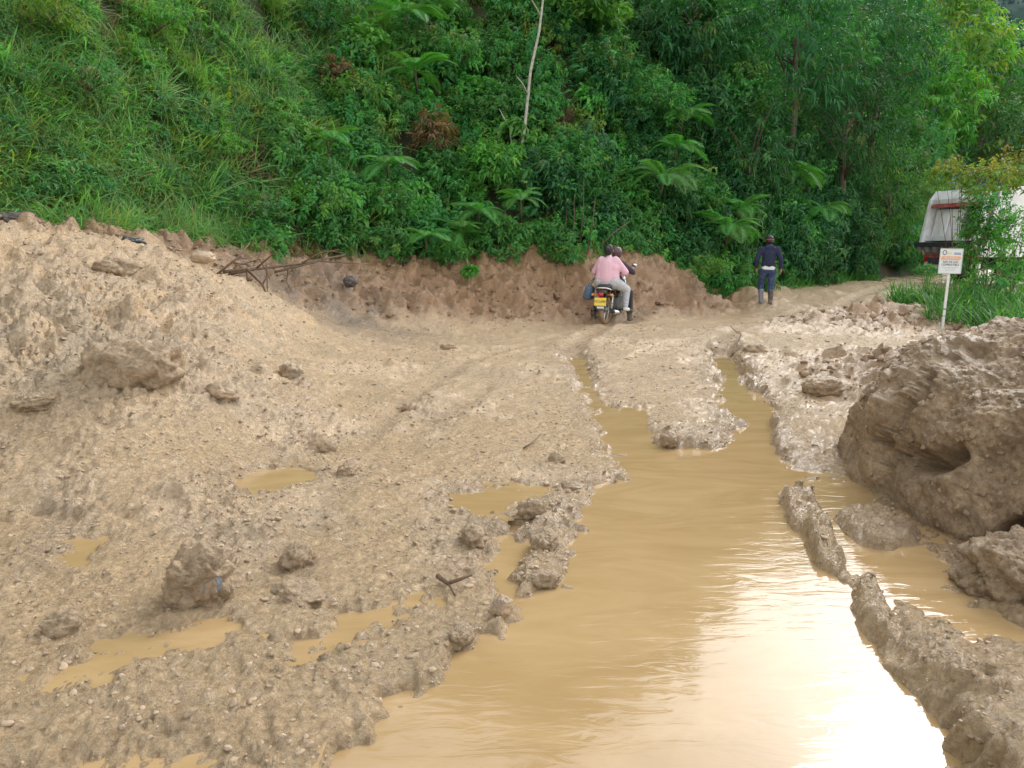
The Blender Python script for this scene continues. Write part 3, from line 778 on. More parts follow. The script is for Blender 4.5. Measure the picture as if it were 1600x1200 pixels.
# crumbs too many to count
def crumbs(n, seed, name, label, size, cols, zflat=0.55, bank=False):
    r_ = np.random.default_rng(seed)
    th = r_.uniform(R(-37), R(38), n); rd = np.exp(r_.uniform(math.log(3.3), math.log(20), n))
    x = rd * np.sin(th); y = rd * np.cos(th) - 1.2
    h, br, mo, ca_, we, nn, s = mud_height(x, y)
    dens = smooth(-0.25, 0.45, fbm(x * 1.3, y * 1.3, 200 + seed, 3)) * 0.9 + 0.1
    lv = np.full(n, 0.006)
    for q, z in PUDS: lv = np.where(poly_sdf(x, y, q) < 0.1, z + 0.004, lv)
    ok = (h > lv) & (s < 0.2) & (r_.random(n) < dens * (1 - 0.6 * ca_)) & ~((x > 2.4) & (x < 5.6) & (np.abs(y - 5.1) < 1.6))
    if bank: ok &= (br > 0.4) & (rd > 9)
    x, y, h, rd = x[ok], y[ok], h[ok], rd[ok]
    V, F = lump_mesh(name, (1, 0.75, zflat), 300 + seed, 0.5, (14, 9), 1.5, 0, 3)
    C = np.repeat(np.array([cols]), len(V), 0)
    sz = size * (0.4 + 0.8 * r_.random(len(x)) ** 2) * (0.75 + 0.055 * rd)
    up = np.repeat([[0, 0, 1.0]], len(x), 0)
    scatter_gn(name, label, V, F, C, M['crumb'], np.stack([x, y, h - 0.1 * sz], -1), up, sz, tilt=0.5, attrs={'wet': np.full(len(V), 0.3)}, sm=True)
for k, (n, sz, col, zf) in enumerate(((16000, .016, (.58, .44, .30), .5), (16000, .013, (.53, .395, .26), .6), (12000, .020, (.56, .42, .28), .4), (900, .024, (.52, .385, .25), .45), (9000, .012, (.64, .50, .355), .5))):
    crumbs(n, 5 + k, ['pale_crumbs', 'tan_crumbs', 'flat_crumbs', 'brown_crumbs', 'light_crumbs'][k], ['pale wet crumbs scattered over the mud', 'tan crumbs scattered over the mud', 'flat flakes scattered over the mud', 'brown clods too small to count on the mud', 'light specks of mud on the surface'][k], sz, col, zf)
crumbs(16000, 21, 'bank_clods', 'brown clods lying on the earth bank', .045, (.40, .265, .155), .7, True)
crumbs(9000, 22, 'bank_stones', 'pale and reddish lumps in the earth bank', .035, (.50, .35, .22), .7, True)
# ------------------------------------------------------------------ vegetation
def nrm(a): return a / (np.linalg.norm(a, axis=-1, keepdims=True) + 1e-9)

def leaf_arrays(P, D, N, L, W, col, droop=0.25, fold=0.35):
    D = nrm(D); S = nrm(np.cross(D, N)); N = np.cross(S, D)
    L = L[:, None]; W = W[:, None]; g = np.array([0, 0, -1.0])
    m = P + D * L * 0.48 + g * droop * L * 0.18
    l = m - S * W * 0.5 + N * W * fold * 0.5
    r = m + S * W * 0.5 + N * W * fold * 0.5
    t = P + D * L + g * droop * L
    n = len(P)
    V = np.stack([P, l, m, r, t], 1).reshape(-1, 3)
    k = np.arange(n)[:, None] * 5
    F = np.concatenate([k + [0, 2, 1], k + [2, 4, 1], k + [0, 3, 2], k + [2, 3, 4]])
    return V, F, np.repeat(col, 5, 0)

def pick(pal, n, r_):                 # palette: rows (weight, r, g, b)
    pal = np.asarray(pal, float); k = r_.choice(len(pal), n, p=pal[:, 0] / pal[:, 0].sum())
    return pal[k, 1:] * (0.72 + 0.56 * r_.random((n, 1)))

def bush_arrays(c, radii, twigs, per, L, W, pal, r_, out=None, droop=0.3, lo=-0.35, shell=0.5, tipcol=None, twl=0.35, up=0.6):
    d = nrm(r_.normal(size=(twigs, 3))); d[:, 2] = np.where(d[:, 2] < lo, -d[:, 2] * 0.5, d[:, 2]); d = nrm(d)
    rr = shell + (1 - shell) * r_.random((twigs, 1)) ** 0.6
    lob = 1 + 0.28 * noise3(d + r_.random() * 40, 1.7, 4, 2)[:, None]
    E = np.asarray(c) + d * rr * lob * np.asarray(radii)
    td = nrm(d * 0.8 + r_.normal(size=(twigs, 3)) * 0.45 + np.array([0, 0, 0.25]))
    tc = pick(pal, twigs, r_) * (0.75 + 0.5 * r_.random((twigs, 1)))
    if tipcol is not None:
        f = np.clip((d[:, 2:3] - 0.25) * 1.6, 0, 1) * (r_.random((twigs, 1)) < 0.75)
        tc = tc * (1 - f) + np.asarray(tipcol) * f * (0.7 + 0.6 * r_.random((twigs, 1)))
    t = r_.random((twigs, per, 1))
    size = float(np.mean(radii)) * twl
    P = (E[:, None] - td[:, None] * size * (1 - t)).reshape(-1, 3)
    q = nrm(np.cross(td[:, None], r_.normal(size=(twigs, per, 3))))
    D = (td[:, None] * (0.35 + 0.5 * t) + q * 0.85 - np.array([0, 0, 0.15])).reshape(-1, 3)
    N = (np.array([0, 0, up]) + 0.5 * np.repeat(d[:, None], per, 1) + 0.35 * r_.normal(size=(twigs, per, 3))).reshape(-1, 3)
    n = len(P)
    col = np.repeat(tc, per, 0) * 0.65 + pick(pal, n, r_) * 0.35
    Ls = L * (0.6 + 0.7 * r_.random(n)); Ws = W * (0.7 + 0.5 * r_.random(n))
    return leaf_arrays(P, D, N, Ls, Ws, col, droop), E, td

def join(lst):
    Vs, Fs, Cs, o = [], [], [], 0
    for V, F, C in lst:
        Vs.append(V); Fs.append(F + o); Cs.append(C); o += len(V)
    return np.concatenate(Vs), np.concatenate(Fs), np.concatenate(Cs)

def blade_arrays(P, D, L, W, bend, col):
    D = nrm(D); hz = D * [1, 1, 0]; hz = nrm(hz + 1e-4)
    S = nrm(np.cross(D, np.array([0, 0, 1.0])) + 1e-4)
    out = []
    for t, w in ((0, 0.8), (0.35, 1.0), (0.7, 0.7)):
        q = P + D * (L * t)[:, None] + (hz * 0.5 - [0, 0, 1]) * (L * bend * t * t)[:, None]
        out += [q - S * (W * w / 2)[:, None], q + S * (W * w / 2)[:, None]]
    out.append(P + D * L[:, None] + (hz * 0.5 - [0, 0, 1]) * (L * bend)[:, None])
    V = np.stack(out, 1).reshape(-1, 3); k = np.arange(len(P))[:, None] * 7
    F = np.concatenate([k + f for f in ([0, 1, 3], [0, 3, 2], [2, 3, 5], [2, 5, 4], [4, 5, 6])])
    return V, F, np.repeat(col, 7, 0)

def hill_normal(x, y, e=0.15):
    h0 = hill_h(x, y)[0]; hx = hill_h(x + e, y)[0]; hy = hill_h(x, y + e)[0]
    return nrm(np.stack([-(hx - h0) / e, -(hy - h0) / e, np.ones_like(x)], -1)), h0

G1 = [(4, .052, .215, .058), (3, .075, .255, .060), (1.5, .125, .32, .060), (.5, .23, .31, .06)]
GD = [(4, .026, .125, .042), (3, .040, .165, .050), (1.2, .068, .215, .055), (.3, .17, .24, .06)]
GB = [(3, .080, .29, .052), (3, .12, .35, .060), (1.2, .20, .39, .075), (.6, .05, .20, .05)]
GL = [(4, .055, .215, .078), (3, .080, .245, .075), (1.5, .115, .28, .068), (.6, .18, .25, .06), (.5, .20, .16, .07)]
BR = [(3, .17, .095, .055), (2, .24, .145, .08), (1, .11, .07, .045), (.6, .09, .14, .04)]
YG = [(3, .16, .27, .045), (2, .12, .28, .05), (1.5, .27, .27, .05), (1, .07, .19, .045)]

# soft bank of undergrowth on the slope, too dense to count
r_ = np.random.default_rng(11)
def scatter(n, x0, x1, s0, s1):
    x = r_.uniform(x0, x1, n); s = s0 + (s1 - s0) * r_.random(n) ** 1.1
    y = np.interp(x, FX, FY) + s / 0.72
    N, z = hill_normal(x, y); z = np.where(s < 0.3, np.maximum(z, tps(x, y)), z)
    return np.stack([x, y, z], -1), N, s
def zone(n, x0, x1, s0, s1, fade=1.2, seed=0, thr=-0.6):
    P, N, s = scatter(n, x0, x1, s0, s1)
    k = (r_.random(n) < smooth(x0, x0 + fade, P[:, 0]) * smooth(x1, x1 - fade, P[:, 0])) & (fbm(P[:, 0] * .5, P[:, 1] * .5, seed, 3) > thr)
    return P[k], N[k], r_.uniform(0.7, 1.25, k.sum())
def clump(rad, hz, twigs, per, L, W, pal, **k):
    return bush_arrays((0, 0, hz * 0.45), (rad, rad, hz), twigs, per, L, W, pal, r_, **k)[0]
for nm, lb, cl, zn, mt in [
    ('herbs', 'fine blue-green herbs on the grass slope', clump(.34, .32, 55, 9, .10, .024, GL, up=0.9), zone(560, -14, -3.6, 0.0, 7.5, seed=1, thr=-0.2), 'leaf'),
    ('bright_herbs', 'patches of bright green herbs on the grass slope', clump(.30, .30, 45, 9, .085, .034, GB, up=0.9), zone(520, -14, -3.0, -0.1, 7.5, seed=2, thr=0.1), 'leaf'),
    ('dead_stalks', 'brown dead stalks and leaves on the slope', clump(.32, .30, 40, 8, .13, .022, BR, droop=0.6), zone(520, -13, 4, 0.2, 9, seed=3, thr=0.2), 'leaf'),
    ('undergrowth', 'mid green leafy undergrowth on the hillside', clump(.62, .60, 80, 11, .125, .05, G1, droop=0.4), zone(700, -5.2, 9, -0.35, 12, 2, seed=4, thr=-0.5), 'leaf'),
    ('bright_undergrowth', 'bright small-leaved undergrowth on the hillside', clump(.5, .5, 70, 11, .10, .045, GB, droop=0.4), zone(300, -5, 6, -0.4, 10, 1, seed=5, thr=0.1), 'leaf'),
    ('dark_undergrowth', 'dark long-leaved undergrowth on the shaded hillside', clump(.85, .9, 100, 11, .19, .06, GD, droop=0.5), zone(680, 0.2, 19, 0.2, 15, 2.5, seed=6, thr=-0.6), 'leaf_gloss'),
    ('hanging_vines', 'hanging vines with narrow leaves over the shaded hillside', clump(.6, 1.1, 90, 10, .17, .045, G1, droop=0.7, lo=-0.95), zone(240, 4.5, 19, 0.2, 12, 2, seed=7, thr=-0.3), 'leaf'),
    ('broad_leaves', 'broad-leaved plants among the undergrowth', clump(.55, .6, 45, 8, .21, .10, GB, droop=0.5), zone(110, -4.5, 8, 0.0, 10, 1, seed=9, thr=-0.1), 'leaf_gloss'),
    ('yellowing_leaves', 'yellowing leaves among the undergrowth', clump(.5, .55, 45, 9, .13, .055, YG, droop=0.5), zone(120, -5, 12, 0.2, 11, 1, seed=10, thr=0.0), 'leaf'),
    ('far_undergrowth', 'mid green undergrowth behind the truck', clump(1.1, 1.2, 90, 10, .26, .11, G1, droop=0.4), zone(420, 13, 36, 0.2, 16, 3, seed=8, thr=-0.6), 'leaf')]:
    scatter_gn(nm, lb, *cl, M[mt], *zn)
# upper forest above the slope in view
parts = []
P, N, s = scatter(270, -22, 21, 8, 30)
for p, n in zip(P, N):
    k = r_.uniform(1.3, 2.4)
    parts.append(bush_arrays(p + np.array([0, 0, k * 1.0]), (k, k, k * 1.4), 40, 7, 0.6, 0.26, GD, r_, lo=-0.9)[0])
V, F, C = join(parts)
obj('forest', mesh_np('forest', V, F, C, False), M['leaf'], kind='stuff', label='dark forest covering the upper hillside')

# grass on the open slope
def tuft(n, L, W, pal, g, spread=0.14):
    P = np.c_[g.normal(size=(n, 2)) * spread, np.zeros(n)]
    D = np.array([0.25, 0, 0.8]) + g.normal(size=(n, 3)) * 0.38
    return blade_arrays(P, D, L * (0.5 + 0.8 * g.random(n)), W * (0.6 + 0.7 * g.random(n)), 0.25 + 0.55 * g.random(n), pick(pal, n, g))
GGR = [(3, .115, .31, .09), (3, .16, .345, .085), (1.5, .24, .38, .085), (.9, .29, .32, .10), (.5, .29, .23, .12)]
for nm, lb, cl, zn in [
    ('grass', 'feathery green grass on the open slope above the mud', tuft(90, .52, .014, GGR, r_), zone(3600, -14, -3.2, -0.3, 7.5, seed=31, thr=-0.45)),
    ('long_grass', 'long arching grass on the open slope', tuft(70, .78, .017, GGR, r_, .1), zone(1000, -14, -2.6, 0.2, 7.5, seed=32, thr=0.0)),
    ('dry_grass', 'yellowish dry grass on the open slope', tuft(80, .36, .012, [(3, .20, .19, .06), (2, .14, .20, .05), (1, .26, .19, .09)], r_), zone(700, -14, -3.2, -0.3, 7.5, seed=33, thr=0.25))]:
    scatter_gn(nm, lb, *cl, M['grass'], *zn, tilt=0.5, lean=0.65)
x = r_.normal(-8.0, 1.1, 420); sS = np.abs(r_.normal(0.35, 0.55, 420)); y = np.interp(x, FX, FY) + sS / 0.72
Nn, z = hill_normal(x, y)
scatter_gn('moss', 'yellow-green moss and short grass just above the mud crest', *tuft(120, .16, .012, [(3, .20, .27, .04), (2, .26, .30, .05), (1, .10, .18, .04)], r_, .16), M['grass'], np.stack([x, y, z], -1), Nn, r_.uniform(.8, 1.3, 420))

def tall_grass(n, poly_fn, L, W, pal, name, label, seed):
    g = np.random.default_rng(seed)
    P = poly_fn(n, g); n = len(P)
    D = np.array([0, 0, 1.0]) + g.normal(size=(n, 3)) * [0.42, 0.42, 0.1]
    V, F, C = blade_arrays(P, D, L * (0.45 + 0.75 * g.random(n)), W * (0.6 + 0.7 * g.random(n)), 0.15 + 0.5 * g.random(n), pick(pal, n, g))
    return obj(name, mesh_np(name, V, F, C, False), M['grass'], kind='stuff', label=label)
def verge(n, g):
    x = g.uniform(7.55, 13.5, n); y = g.uniform(12.2, 17.5, n)
    lo = 12.9 + 0.4 * np.sin(x * 2.1) + 0.5 * smooth(8.6, 7.4, x)
    k = (y > lo) & (x > 7.75 + 0.25 * np.sin(y * 3) + 0.12 * (y - 13)) & (fbm(x * 1.4, y * 1.4, 77, 2) + 0.3 * g.normal(size=n) > -0.35)
    x, y = x[k], y[k]
    return np.stack([x, y, tps(x, y) - 0.03], -1)
tall_grass(12000, verge, 0.88, 0.020, [(3, .05, .15, .035), (3, .075, .21, .045), (1, .12, .25, .05), (.5, .03, .10, .03)], 'tall_grass', 'tall bright green grass around the sign post', 23)
def foot(n, g):
    x = g.uniform(0.5, 13.5, n); s = g.uniform(-0.75, 0.5, n); k = fbm(x * 1.1, s, 79, 2) + 0.3 * g.normal(size=n) > np.interp(x, [0.5, 4, 6.5, 13], [0.5, 0.3, -0.3, -0.4])
    x, s = x[k], s[k]; y = np.interp(x, FX, FY) + s / 0.72
    return np.stack([x, y, np.maximum(tps(x, y), hill_h(x, y)[0]) - 0.05], -1)
tall_grass(9000, foot, 0.62, 0.022, G1, 'roadside_grass', 'dark green grass fringe along the foot of the hill', 24)

# individual shrubs and trees
def stems(base, ends, r0, r_, name='stem', m='bark', parent=None, mid=0.25):
    b = MB()
    for e in ends:
        e = np.asarray(e) - np.asarray(base)
        c = e * 0.5 + np.array([0, 0, 0.18 * np.linalg.norm(e)]) + r_.normal(size=3) * mid * 0.3
        t = np.linspace(0, 1, 6)[:, None]
        pts = (1 - t) ** 2 * 0 + 2 * t * (1 - t) * c + t * t * e
        b.tube(pts, np.linspace(r0, r0 * 0.25, 6), 5)
    return b.build(name, M[m], parent, sm=True)

def shrub(name, u, v, radii, twigs, per, L, W, pal, label, cat='shrub', group=None, mat='leaf', off=0.55, seed=0, P=None, tip=None, droop=0.3, stem_r=0.018, nst=7, twl=0.35, lo=-0.35, shell=0.5, up=0.6, stem_m='bark'):
    g = np.random.default_rng(1000 + seed)
    if P is None:
        P = hill_at(u, v); n, z = hill_normal(np.array([P[0]]), np.array([P[1]]))
        c = P + n[0] * (radii[2] * off + 0.30)
        base = np.array([P[0], P[1], z[0] - 0.05]) - np.array([0, 0, 0.0])
    else:
        base = np.asarray(P[0], float); c = np.asarray(P[1], float)
    o = obj(name, None, label=label, cat=cat, group=group, loc=tuple(base))
    (V, F, C), E, td = bush_arrays(c - base, radii, twigs, per, L, W, pal, g, droop=droop, tipcol=tip, twl=twl, lo=lo, shell=shell, up=up)
    obj('foliage' if cat != 'tree' else 'crown', mesh_np('foliage', V, F, C, False), M[mat], o)
    ends = E[g.choice(len(E), nst, replace=False)] + base
    if cat == 'tree':
        b = MB(); cc = c - base; t = np.linspace(0, 1, 7)[:, None]
        pts = cc * t + np.array([0.12, 0, 0]) * np.sin(t * 5 + seed); b.tube(pts, np.linspace(stem_r * 1.6, stem_r * 0.6, 7), 9)
        tr = b.build('trunk', M[stem_m], o, sm=True)
        for e in ends - base:
            st = pts[g.integers(3, 6)]; mid_ = st * .5 + e * .5 + [0, 0, .15]
            MB().tube([st, mid_, st * .1 + e * .9], [stem_r * .4, stem_r * .25, stem_r * .1], 6).build('limb', M[stem_m], o, sm=True)
        return o
    stems(base, ends, stem_r, g, 'stem' if cat != 'tree' else 'trunk', stem_m, o)
    return o

S = [ # u, v, radii, twigs, per, L, W, palette, label, tip
 (470, 345, (.75, .6, .5), 90, 12, .12, .045, GB, 'leafy bright green shrub at the top of the brown earth bank', None),
 (385, 350, (.6, .5, .4), 70, 12, .09, .035, GL, 'low blue-green shrub between the grass slope and the earth bank', None),
 (575, 345, (.7, .6, .55), 90, 11, .12, .05, G1, 'mid green shrub above the dark round stone', None),
 (560, 185, (.8, .6, .7), 90, 11, .11, .05, GB, 'yellow-green shrub with small rounded leaves high on the slope', (.20, .22, .05)),
 (640, 100, (.8, .6, .7), 90, 11, .12, .05, G1, 'shrub with pale dusty leaves near the hilltop fern', (.20, .18, .09)),
 (700, 130, (.9, .7, .9), 120, 12, .15, .05, G1, 'drooping shrub with many yellowish hanging leaves', (.22, .20, .07)),
 (760, 290, (.8, .7, .8), 120, 12, .17, .06, GB, 'bright shrub with long drooping leaves below the pale trunk', None),
 (655, 240, (.6, .5, .7), 90, 12, .15, .05, BR, 'withered brown shrub with dead hanging leaves', None),
 (515, 140, (.5, .4, .5), 70, 10, .13, .04, BR, 'small withered brown shrub beside the grass slope', None),
 (880, 290, (1.0, .8, .9), 140, 12, .13, .05, G1, 'round dense shrub right of the pale trunk base', None),
 (860, 320, (.7, .6, .8), 80, 12, .18, .07, GD, 'dark large-leaved shrub in the shade of the bank', None),
 (980, 200, (1.3, 1., 1.2), 190, 12, .14, .05, G1, 'wide feathery shrub in the middle of the dark hillside', None),
 (930, 130, (1.1, .9, 1.0), 150, 12, .15, .05, GL, 'blue-green shrub right of the pale leaning trunk', None),
 (1050, 330, (1.0, .8, .8), 130, 12, .14, .05, G1, 'hanging shrub above the bank right of the motorcycle', None),
 (1110, 180, (1.2, 1., 1.3), 170, 12, .19, .075, G1, 'shrub with large yellowish heart-shaped leaves in the dark trees', (.17, .19, .05)),
 (1210, 380, (.9, .8, .7), 120, 12, .16, .035, G1, 'grassy green bush right behind the walking person', None),
 (1300, 390, (1.1, .9, .9), 130, 12, .17, .05, GD, 'dark low bush between the walking person and the truck', None),
 (880, 50, (1.3, 1., 1.1), 120, 11, .26, .10, GB, 'large-leaved bright shrub beside the upper pale trunk', None),
 (490, 60, (.7, .6, .6), 90, 11, .12, .05, GD, 'dark shrub at the end of the grass slope ridge', None),
 (330, 250, (.5, .4, .35), 80, 10, .09, .03, GB, 'small bright herb clump below the yellow flowers', None),
 (130, 150, (.6, .5, .4), 80, 10, .09, .028, GL, 'blue-green herb clump high on the grass slope', None),
 (60, 60, (.6, .5, .4), 80, 10, .09, .035, YG, 'yellow-green herb clump in the upper corner of the grass slope', None),
 (230, 60, (.6, .5, .4), 80, 10, .10, .035, GB, 'bright herb clump at the top of the grass slope', None)]
for k, (u, v, rd, tw, pr, L, W, pal, lb, tip) in enumerate(S):
    shrub('shrub', u, v, rd, tw, pr, L, W, pal, lb, seed=k, tip=tip, droop=0.4)
T = [ # u, v of the crown centre, Y, radii, twigs, per, L, W, palette, label
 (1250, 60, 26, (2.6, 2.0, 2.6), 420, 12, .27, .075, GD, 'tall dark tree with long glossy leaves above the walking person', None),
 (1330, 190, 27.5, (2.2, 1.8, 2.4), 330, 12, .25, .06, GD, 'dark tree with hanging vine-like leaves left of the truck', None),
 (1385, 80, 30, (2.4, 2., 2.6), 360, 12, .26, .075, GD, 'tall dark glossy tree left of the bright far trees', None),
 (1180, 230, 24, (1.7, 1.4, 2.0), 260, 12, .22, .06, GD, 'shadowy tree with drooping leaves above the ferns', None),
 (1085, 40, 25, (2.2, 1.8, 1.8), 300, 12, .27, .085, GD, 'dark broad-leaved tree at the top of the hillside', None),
 (1390, 300, 30, (1.6, 1.4, 2.4), 260, 12, .22, .06, G1, 'leafy tree hanging over the road beside the truck', None),
 (1480, 60, 40, (3.0, 2.6, 3.6), 420, 12, .34, .14, YG, 'tall yellow-green tree behind the truck', None),
 (1450, 170, 37, (2.6, 2.2, 2.6), 330, 12, .32, .12, GB, 'bright green tree with drooping leaves behind the truck', None),
 (1545, 120, 42, (2.0, 2.0, 3.4), 300, 12, .32, .12, G1, 'green tree at the edge of the far hillside', None),
 (1570, 215, 38, (3.0, 2.5, 2.2), 330, 12, .30, .12, GL, 'blue-green tree rising over the truck roof', None),
 (1640, 200, 40, (3.0, 2.5, 3.0), 260, 12, .30, .12, G1, 'mid green tree at the picture edge behind the truck', None),
 (1352, 40, 35, (3.0, 2.4, 3.2), 420, 12, .30, .09, GD, 'dark tree crown closing the gap above the road bend', None),
 (1420, 250, 34, (2.0, 1.8, 2.2), 240, 12, .26, .09, GL, 'blue-green tree tucked between dark trees and truck', None)]
for k, (u, v, Yd, rd, tw, pr, L, W, pal, lb, tip) in enumerate(T):
    c = at(u, v, Yd); zb = max(float(hill_h(np.array([c[0]]), np.array([c[1] + 0.8]))[0][0]), 0.0)
    base = np.array([c[0], c[1] + 0.8, min(zb, c[2] - 0.8)])
    shrub('tree', 0, 0, rd, tw, pr, L, W, pal, lb, cat='tree', seed=100 + k, P=(base, c), tip=tip, droop=0.45, mat='leaf_gloss' if k < 5 else 'leaf', stem_r=0.10, nst=9, twl=0.3, lo=-0.85)
# slender tree with the pale trunk
b0 = hill_at(812, 250) + np.array([0, -0.5, -0.1]); b1 = at(829, 110, b0[1] - 0.15); b2 = at(850, -15, b0[1] - 0.1); b3 = at(846, -110, b0[1])
o = obj('slender_tree', None, label='slender tree with a pale bare trunk leaning across the hillside', cat='tree', loc=tuple(b0))
m_ = MB(); q = np.array([b0, b0 * .6 + b1 * .4 + [.02, 0, 0], b1, b1 * .5 + b2 * .5 + [.05, 0, 0], b2, b3]) - b0
m_.tube(q, [0.040, 0.038, 0.034, 0.03, 0.025, 0.018], 9); m_.build('trunk', M['pale_bark'], o, sm=True)
for (ua, va, ub, vb) in ((845, 25, 812, -25), (826, 150, 806, 118)):
    a = at(ua, va, b0[1] - 0.12) - b0; e = at(ub, vb, b0[1] - 0.4) - b0
    MB().tube([a, a * .5 + e * .5 + [0, 0, .06], e], [0.02, 0.015, 0.006], 6).build('branch', M['pale_bark'], o, sm=True)
g = np.random.default_rng(500)
(V, F, C), E, td = bush_arrays(at(858, -60, b0[1]) - b0, (1.3, 1.1, 0.9), 110, 11, .22, .09, GB, g)
obj('crown', mesh_np('crown', V, F, C, False), M['leaf'], o)
b4 = hill_at(800, 232) + np.array([0, -0.45, 0])
MB().tube([b4 - b0, at(796, 200, b4[1]) - b0, at(780, 170, b4[1]) - b0], [.02, .018, .008], 6).build('side_shoot', M['pale_bark'], o, sm=True)
# bare stems under the shrubs behind the motorcycle
for k, (ua, va, ub, vb, w) in enumerate(((892, 385, 897, 300, .018), (905, 388, 912, 270, .015), (918, 385, 930, 310, .017), (935, 388, 985, 345, .02), (880, 380, 884, 310, .013))):
    a = at(ua, va, 18.75); e = at(ub, vb, 19.1)
    MB().tube([a, a * .6 + e * .4 + [.05, 0, .1], e], [w, w * .8, w * .5], 7).build('bare_stem', M['twig'], None, sm=True, label=['thin upright bare stem behind the riders', 'tallest thin bare stem behind the riders', 'forked-looking bare stem right of the tallest stem', 'bare stem slanting to the side above the riders', 'shortest bare stem above the bank behind the riders'][k], cat='stem', group='bare stems above the bank')

# ferns, each frond a part
def frond_mesh(seed):
    g = np.random.default_rng(seed); n = 24
    t = np.linspace(0.08, 1, n); arch = 0.42 + 0.1 * g.random()
    ctr = np.stack([0 * t, t * (1 - 0.15 * t), 0.55 * t - arch * 1.55 * t * t], -1)
    T_ = nrm(np.gradient(ctr, axis=0))
    prof = 0.30 * np.sin(np.pi * np.clip(t * 0.88 + 0.10, 0, 1)) ** 0.8
    Vs, Fs, o = [], [], 0
    for sd in (-1, 1):
        for k in range(n):
            b = ctr[k]; L = prof[k] * (0.9 + 0.2 * g.random()); w = 0.036
            d = nrm(np.array([sd, 0, 0]) * 0.9 + T_[k] * 0.42 + np.array([0, 0, -0.22])); e = b + d * L
            m = b + d * L * 0.45 + [0, 0, 0.02 * L]
            Vs.append(np.array([b, m + T_[k] * w * 0.5, e, m - T_[k] * w * 0.5])); Fs.append(np.array([[0, 1, 2, 3]]) + o if sd > 0 else np.array([[3, 2, 1, 0]]) + o); o += 4
    b = MB(); b.tube(np.vstack([[0, 0, 0], ctr]), np.linspace(0.010, 0.003, n + 1), 4)
    Vb = np.concatenate(b.V); Fb = np.concatenate(b.F4)
    V = np.concatenate(Vs + [Vb]); F = np.concatenate(Fs + [Fb + o])
    c = np.repeat(np.array([[0.10, 0.30, 0.065]]), len(V), 0) * (0.8 + 0.4 * g.random((len(V), 1)))
    return mesh_np('frond', V, F, c, False)
FR = [frond_mesh(k) for k in range(4)]
for me in FR: me.materials.append(M['leaf'])
FE = [(692, 388, .75, 'bright fern hanging over the edge of the earth bank'), (640, 395, .6, 'small bright fern next to the fern on the bank edge'), (590, 290, .75, 'bright fern in the middle of the slope below a smaller fern'), (518, 250, .6, 'pale fern at the edge of the grass slope'),
      (628, 150, .85, 'tall fern with upright fronds near the withered shrub'), (610, 55, .9, 'large fern at the top of the slope'), (690, 50, .7, 'dark fern high beside the large hilltop fern'), (985, 310, .95, 'fern in the shade above the motorcycle riders'),
      (1092, 385, 1.0, 'bright fern overhanging the bank between riders and walking person'), (1130, 360, .8, 'fern just above the one overhanging the bank'), (1195, 300, 1.15, 'large fern above the walking person'), (1235, 350, .9, 'fern beside the walking person on the hill foot'),
      (1030, 215, .9, 'fern with drooping fronds in the dark middle hillside'), (735, 360, .7, 'fern low on the slope right of the hanging fern'), (790, 350, .6, 'small fern in the dark gap below the pale trunk'), (1010, 270, .8, 'fern between two others in the dark middle hillside')]
for k, (u, v, L, lb) in enumerate(FE):
    g = np.random.default_rng(700 + k)
    P = hill_at(u, v); n, z = hill_normal(np.array([P[0]]), np.array([P[1]]))
    P = P + n[0] * (0.68 if u < 750 else 1.1) + np.array([0, -0.2, 0])
    o = obj('fern', None, label=lb, cat='fern', group='ferns on the hillside', loc=tuple(P))
    nf = 10
    for q in range(nf):
        f = obj('frond', FR[(k + q) % 4], None, o)
        a = R(180 - 125 + 250 * q / (nf - 1) + g.uniform(-14, 14)); sc = L * 1.2 * g.uniform(0.8, 1.25)
        f.rotation_euler = (R(g.uniform(-18, 30)), R(g.uniform(-12, 12)), a); f.scale = (sc, sc, sc)
    MB().tube([(0, 0.35, -0.5), (0, 0.12, -0.2), (0, 0, 0.02)], [0.035, 0.03, 0.02], 6).build('stem', M['bark'], o, sm=True)

# shrubs in front of the truck
def roadside(u0, v0, Yd, zb, radii, twigs, per, L, W, pal, lb, seed, tip=None, ub=None, **k):
    c = at(u0, v0, Yd); base = np.array([c[0] if ub is None else at(ub, v0, Yd)[0], c[1], zb])
    return shrub('roadside_shrub', 0, 0, radii, twigs, per, L, W, pal, lb, seed=seed, P=(base, c), tip=tip, nst=6, stem_r=0.011, stem_m='twig', **k)
roadside(1517, 375, 17.2, 0.05, (.36, .5, 1.35), 150, 11, .10, .045, G1, 'slim shrub in front of the middle of the truck', 201, lo=-0.95)
roadside(1545, 285, 18.0, 0.05, (.75, .7, .62), 150, 10, .11, .05, YG, 'shrub crown with yellow-brown tips over the truck roof', 202, ub=1525, tip=(.30, .21, .05), lo=-0.6)
roadside(1600, 275, 18.5, 0.05, (.7, .7, .8), 130, 10, .11, .05, YG, 'yellow-tipped shrub at the picture edge above the truck', 203, ub=1575, tip=(.28, .20, .05), lo=-0.6)
roadside(1480, 275, 18.2, 0.05, (.42, .5, .50), 80, 10, .10, .045, YG, 'small yellowish crown over the rear of the truck', 204, ub=1512, tip=(.26, .20, .05), lo=-0.6)
roadside(1590, 385, 16.4, 0.05, (.55, .6, .95), 170, 11, .10, .04, GB, 'bright green shrub at the picture edge below the truck flank', 205, lo=-0.9)
roadside(1545, 455, 15.6, 0.05, (.5, .5, .55), 90, 11, .11, .035, G1, 'low green shrub behind the sign grass', 206, lo=-0.9)
roadside(1552, 342, 17.0, 0.05, (.45, .4, .75), 130, 10, .10, .045, G1, 'loose leafy shrub in front of the truck flank', 208, lo=-0.9)
roadside(1450, 425, 22.5, 0.1, (.42, .4, .28), 60, 10, .10, .045, G1, 'small bush at the road edge left of the sign', 207, lo=-0.5)

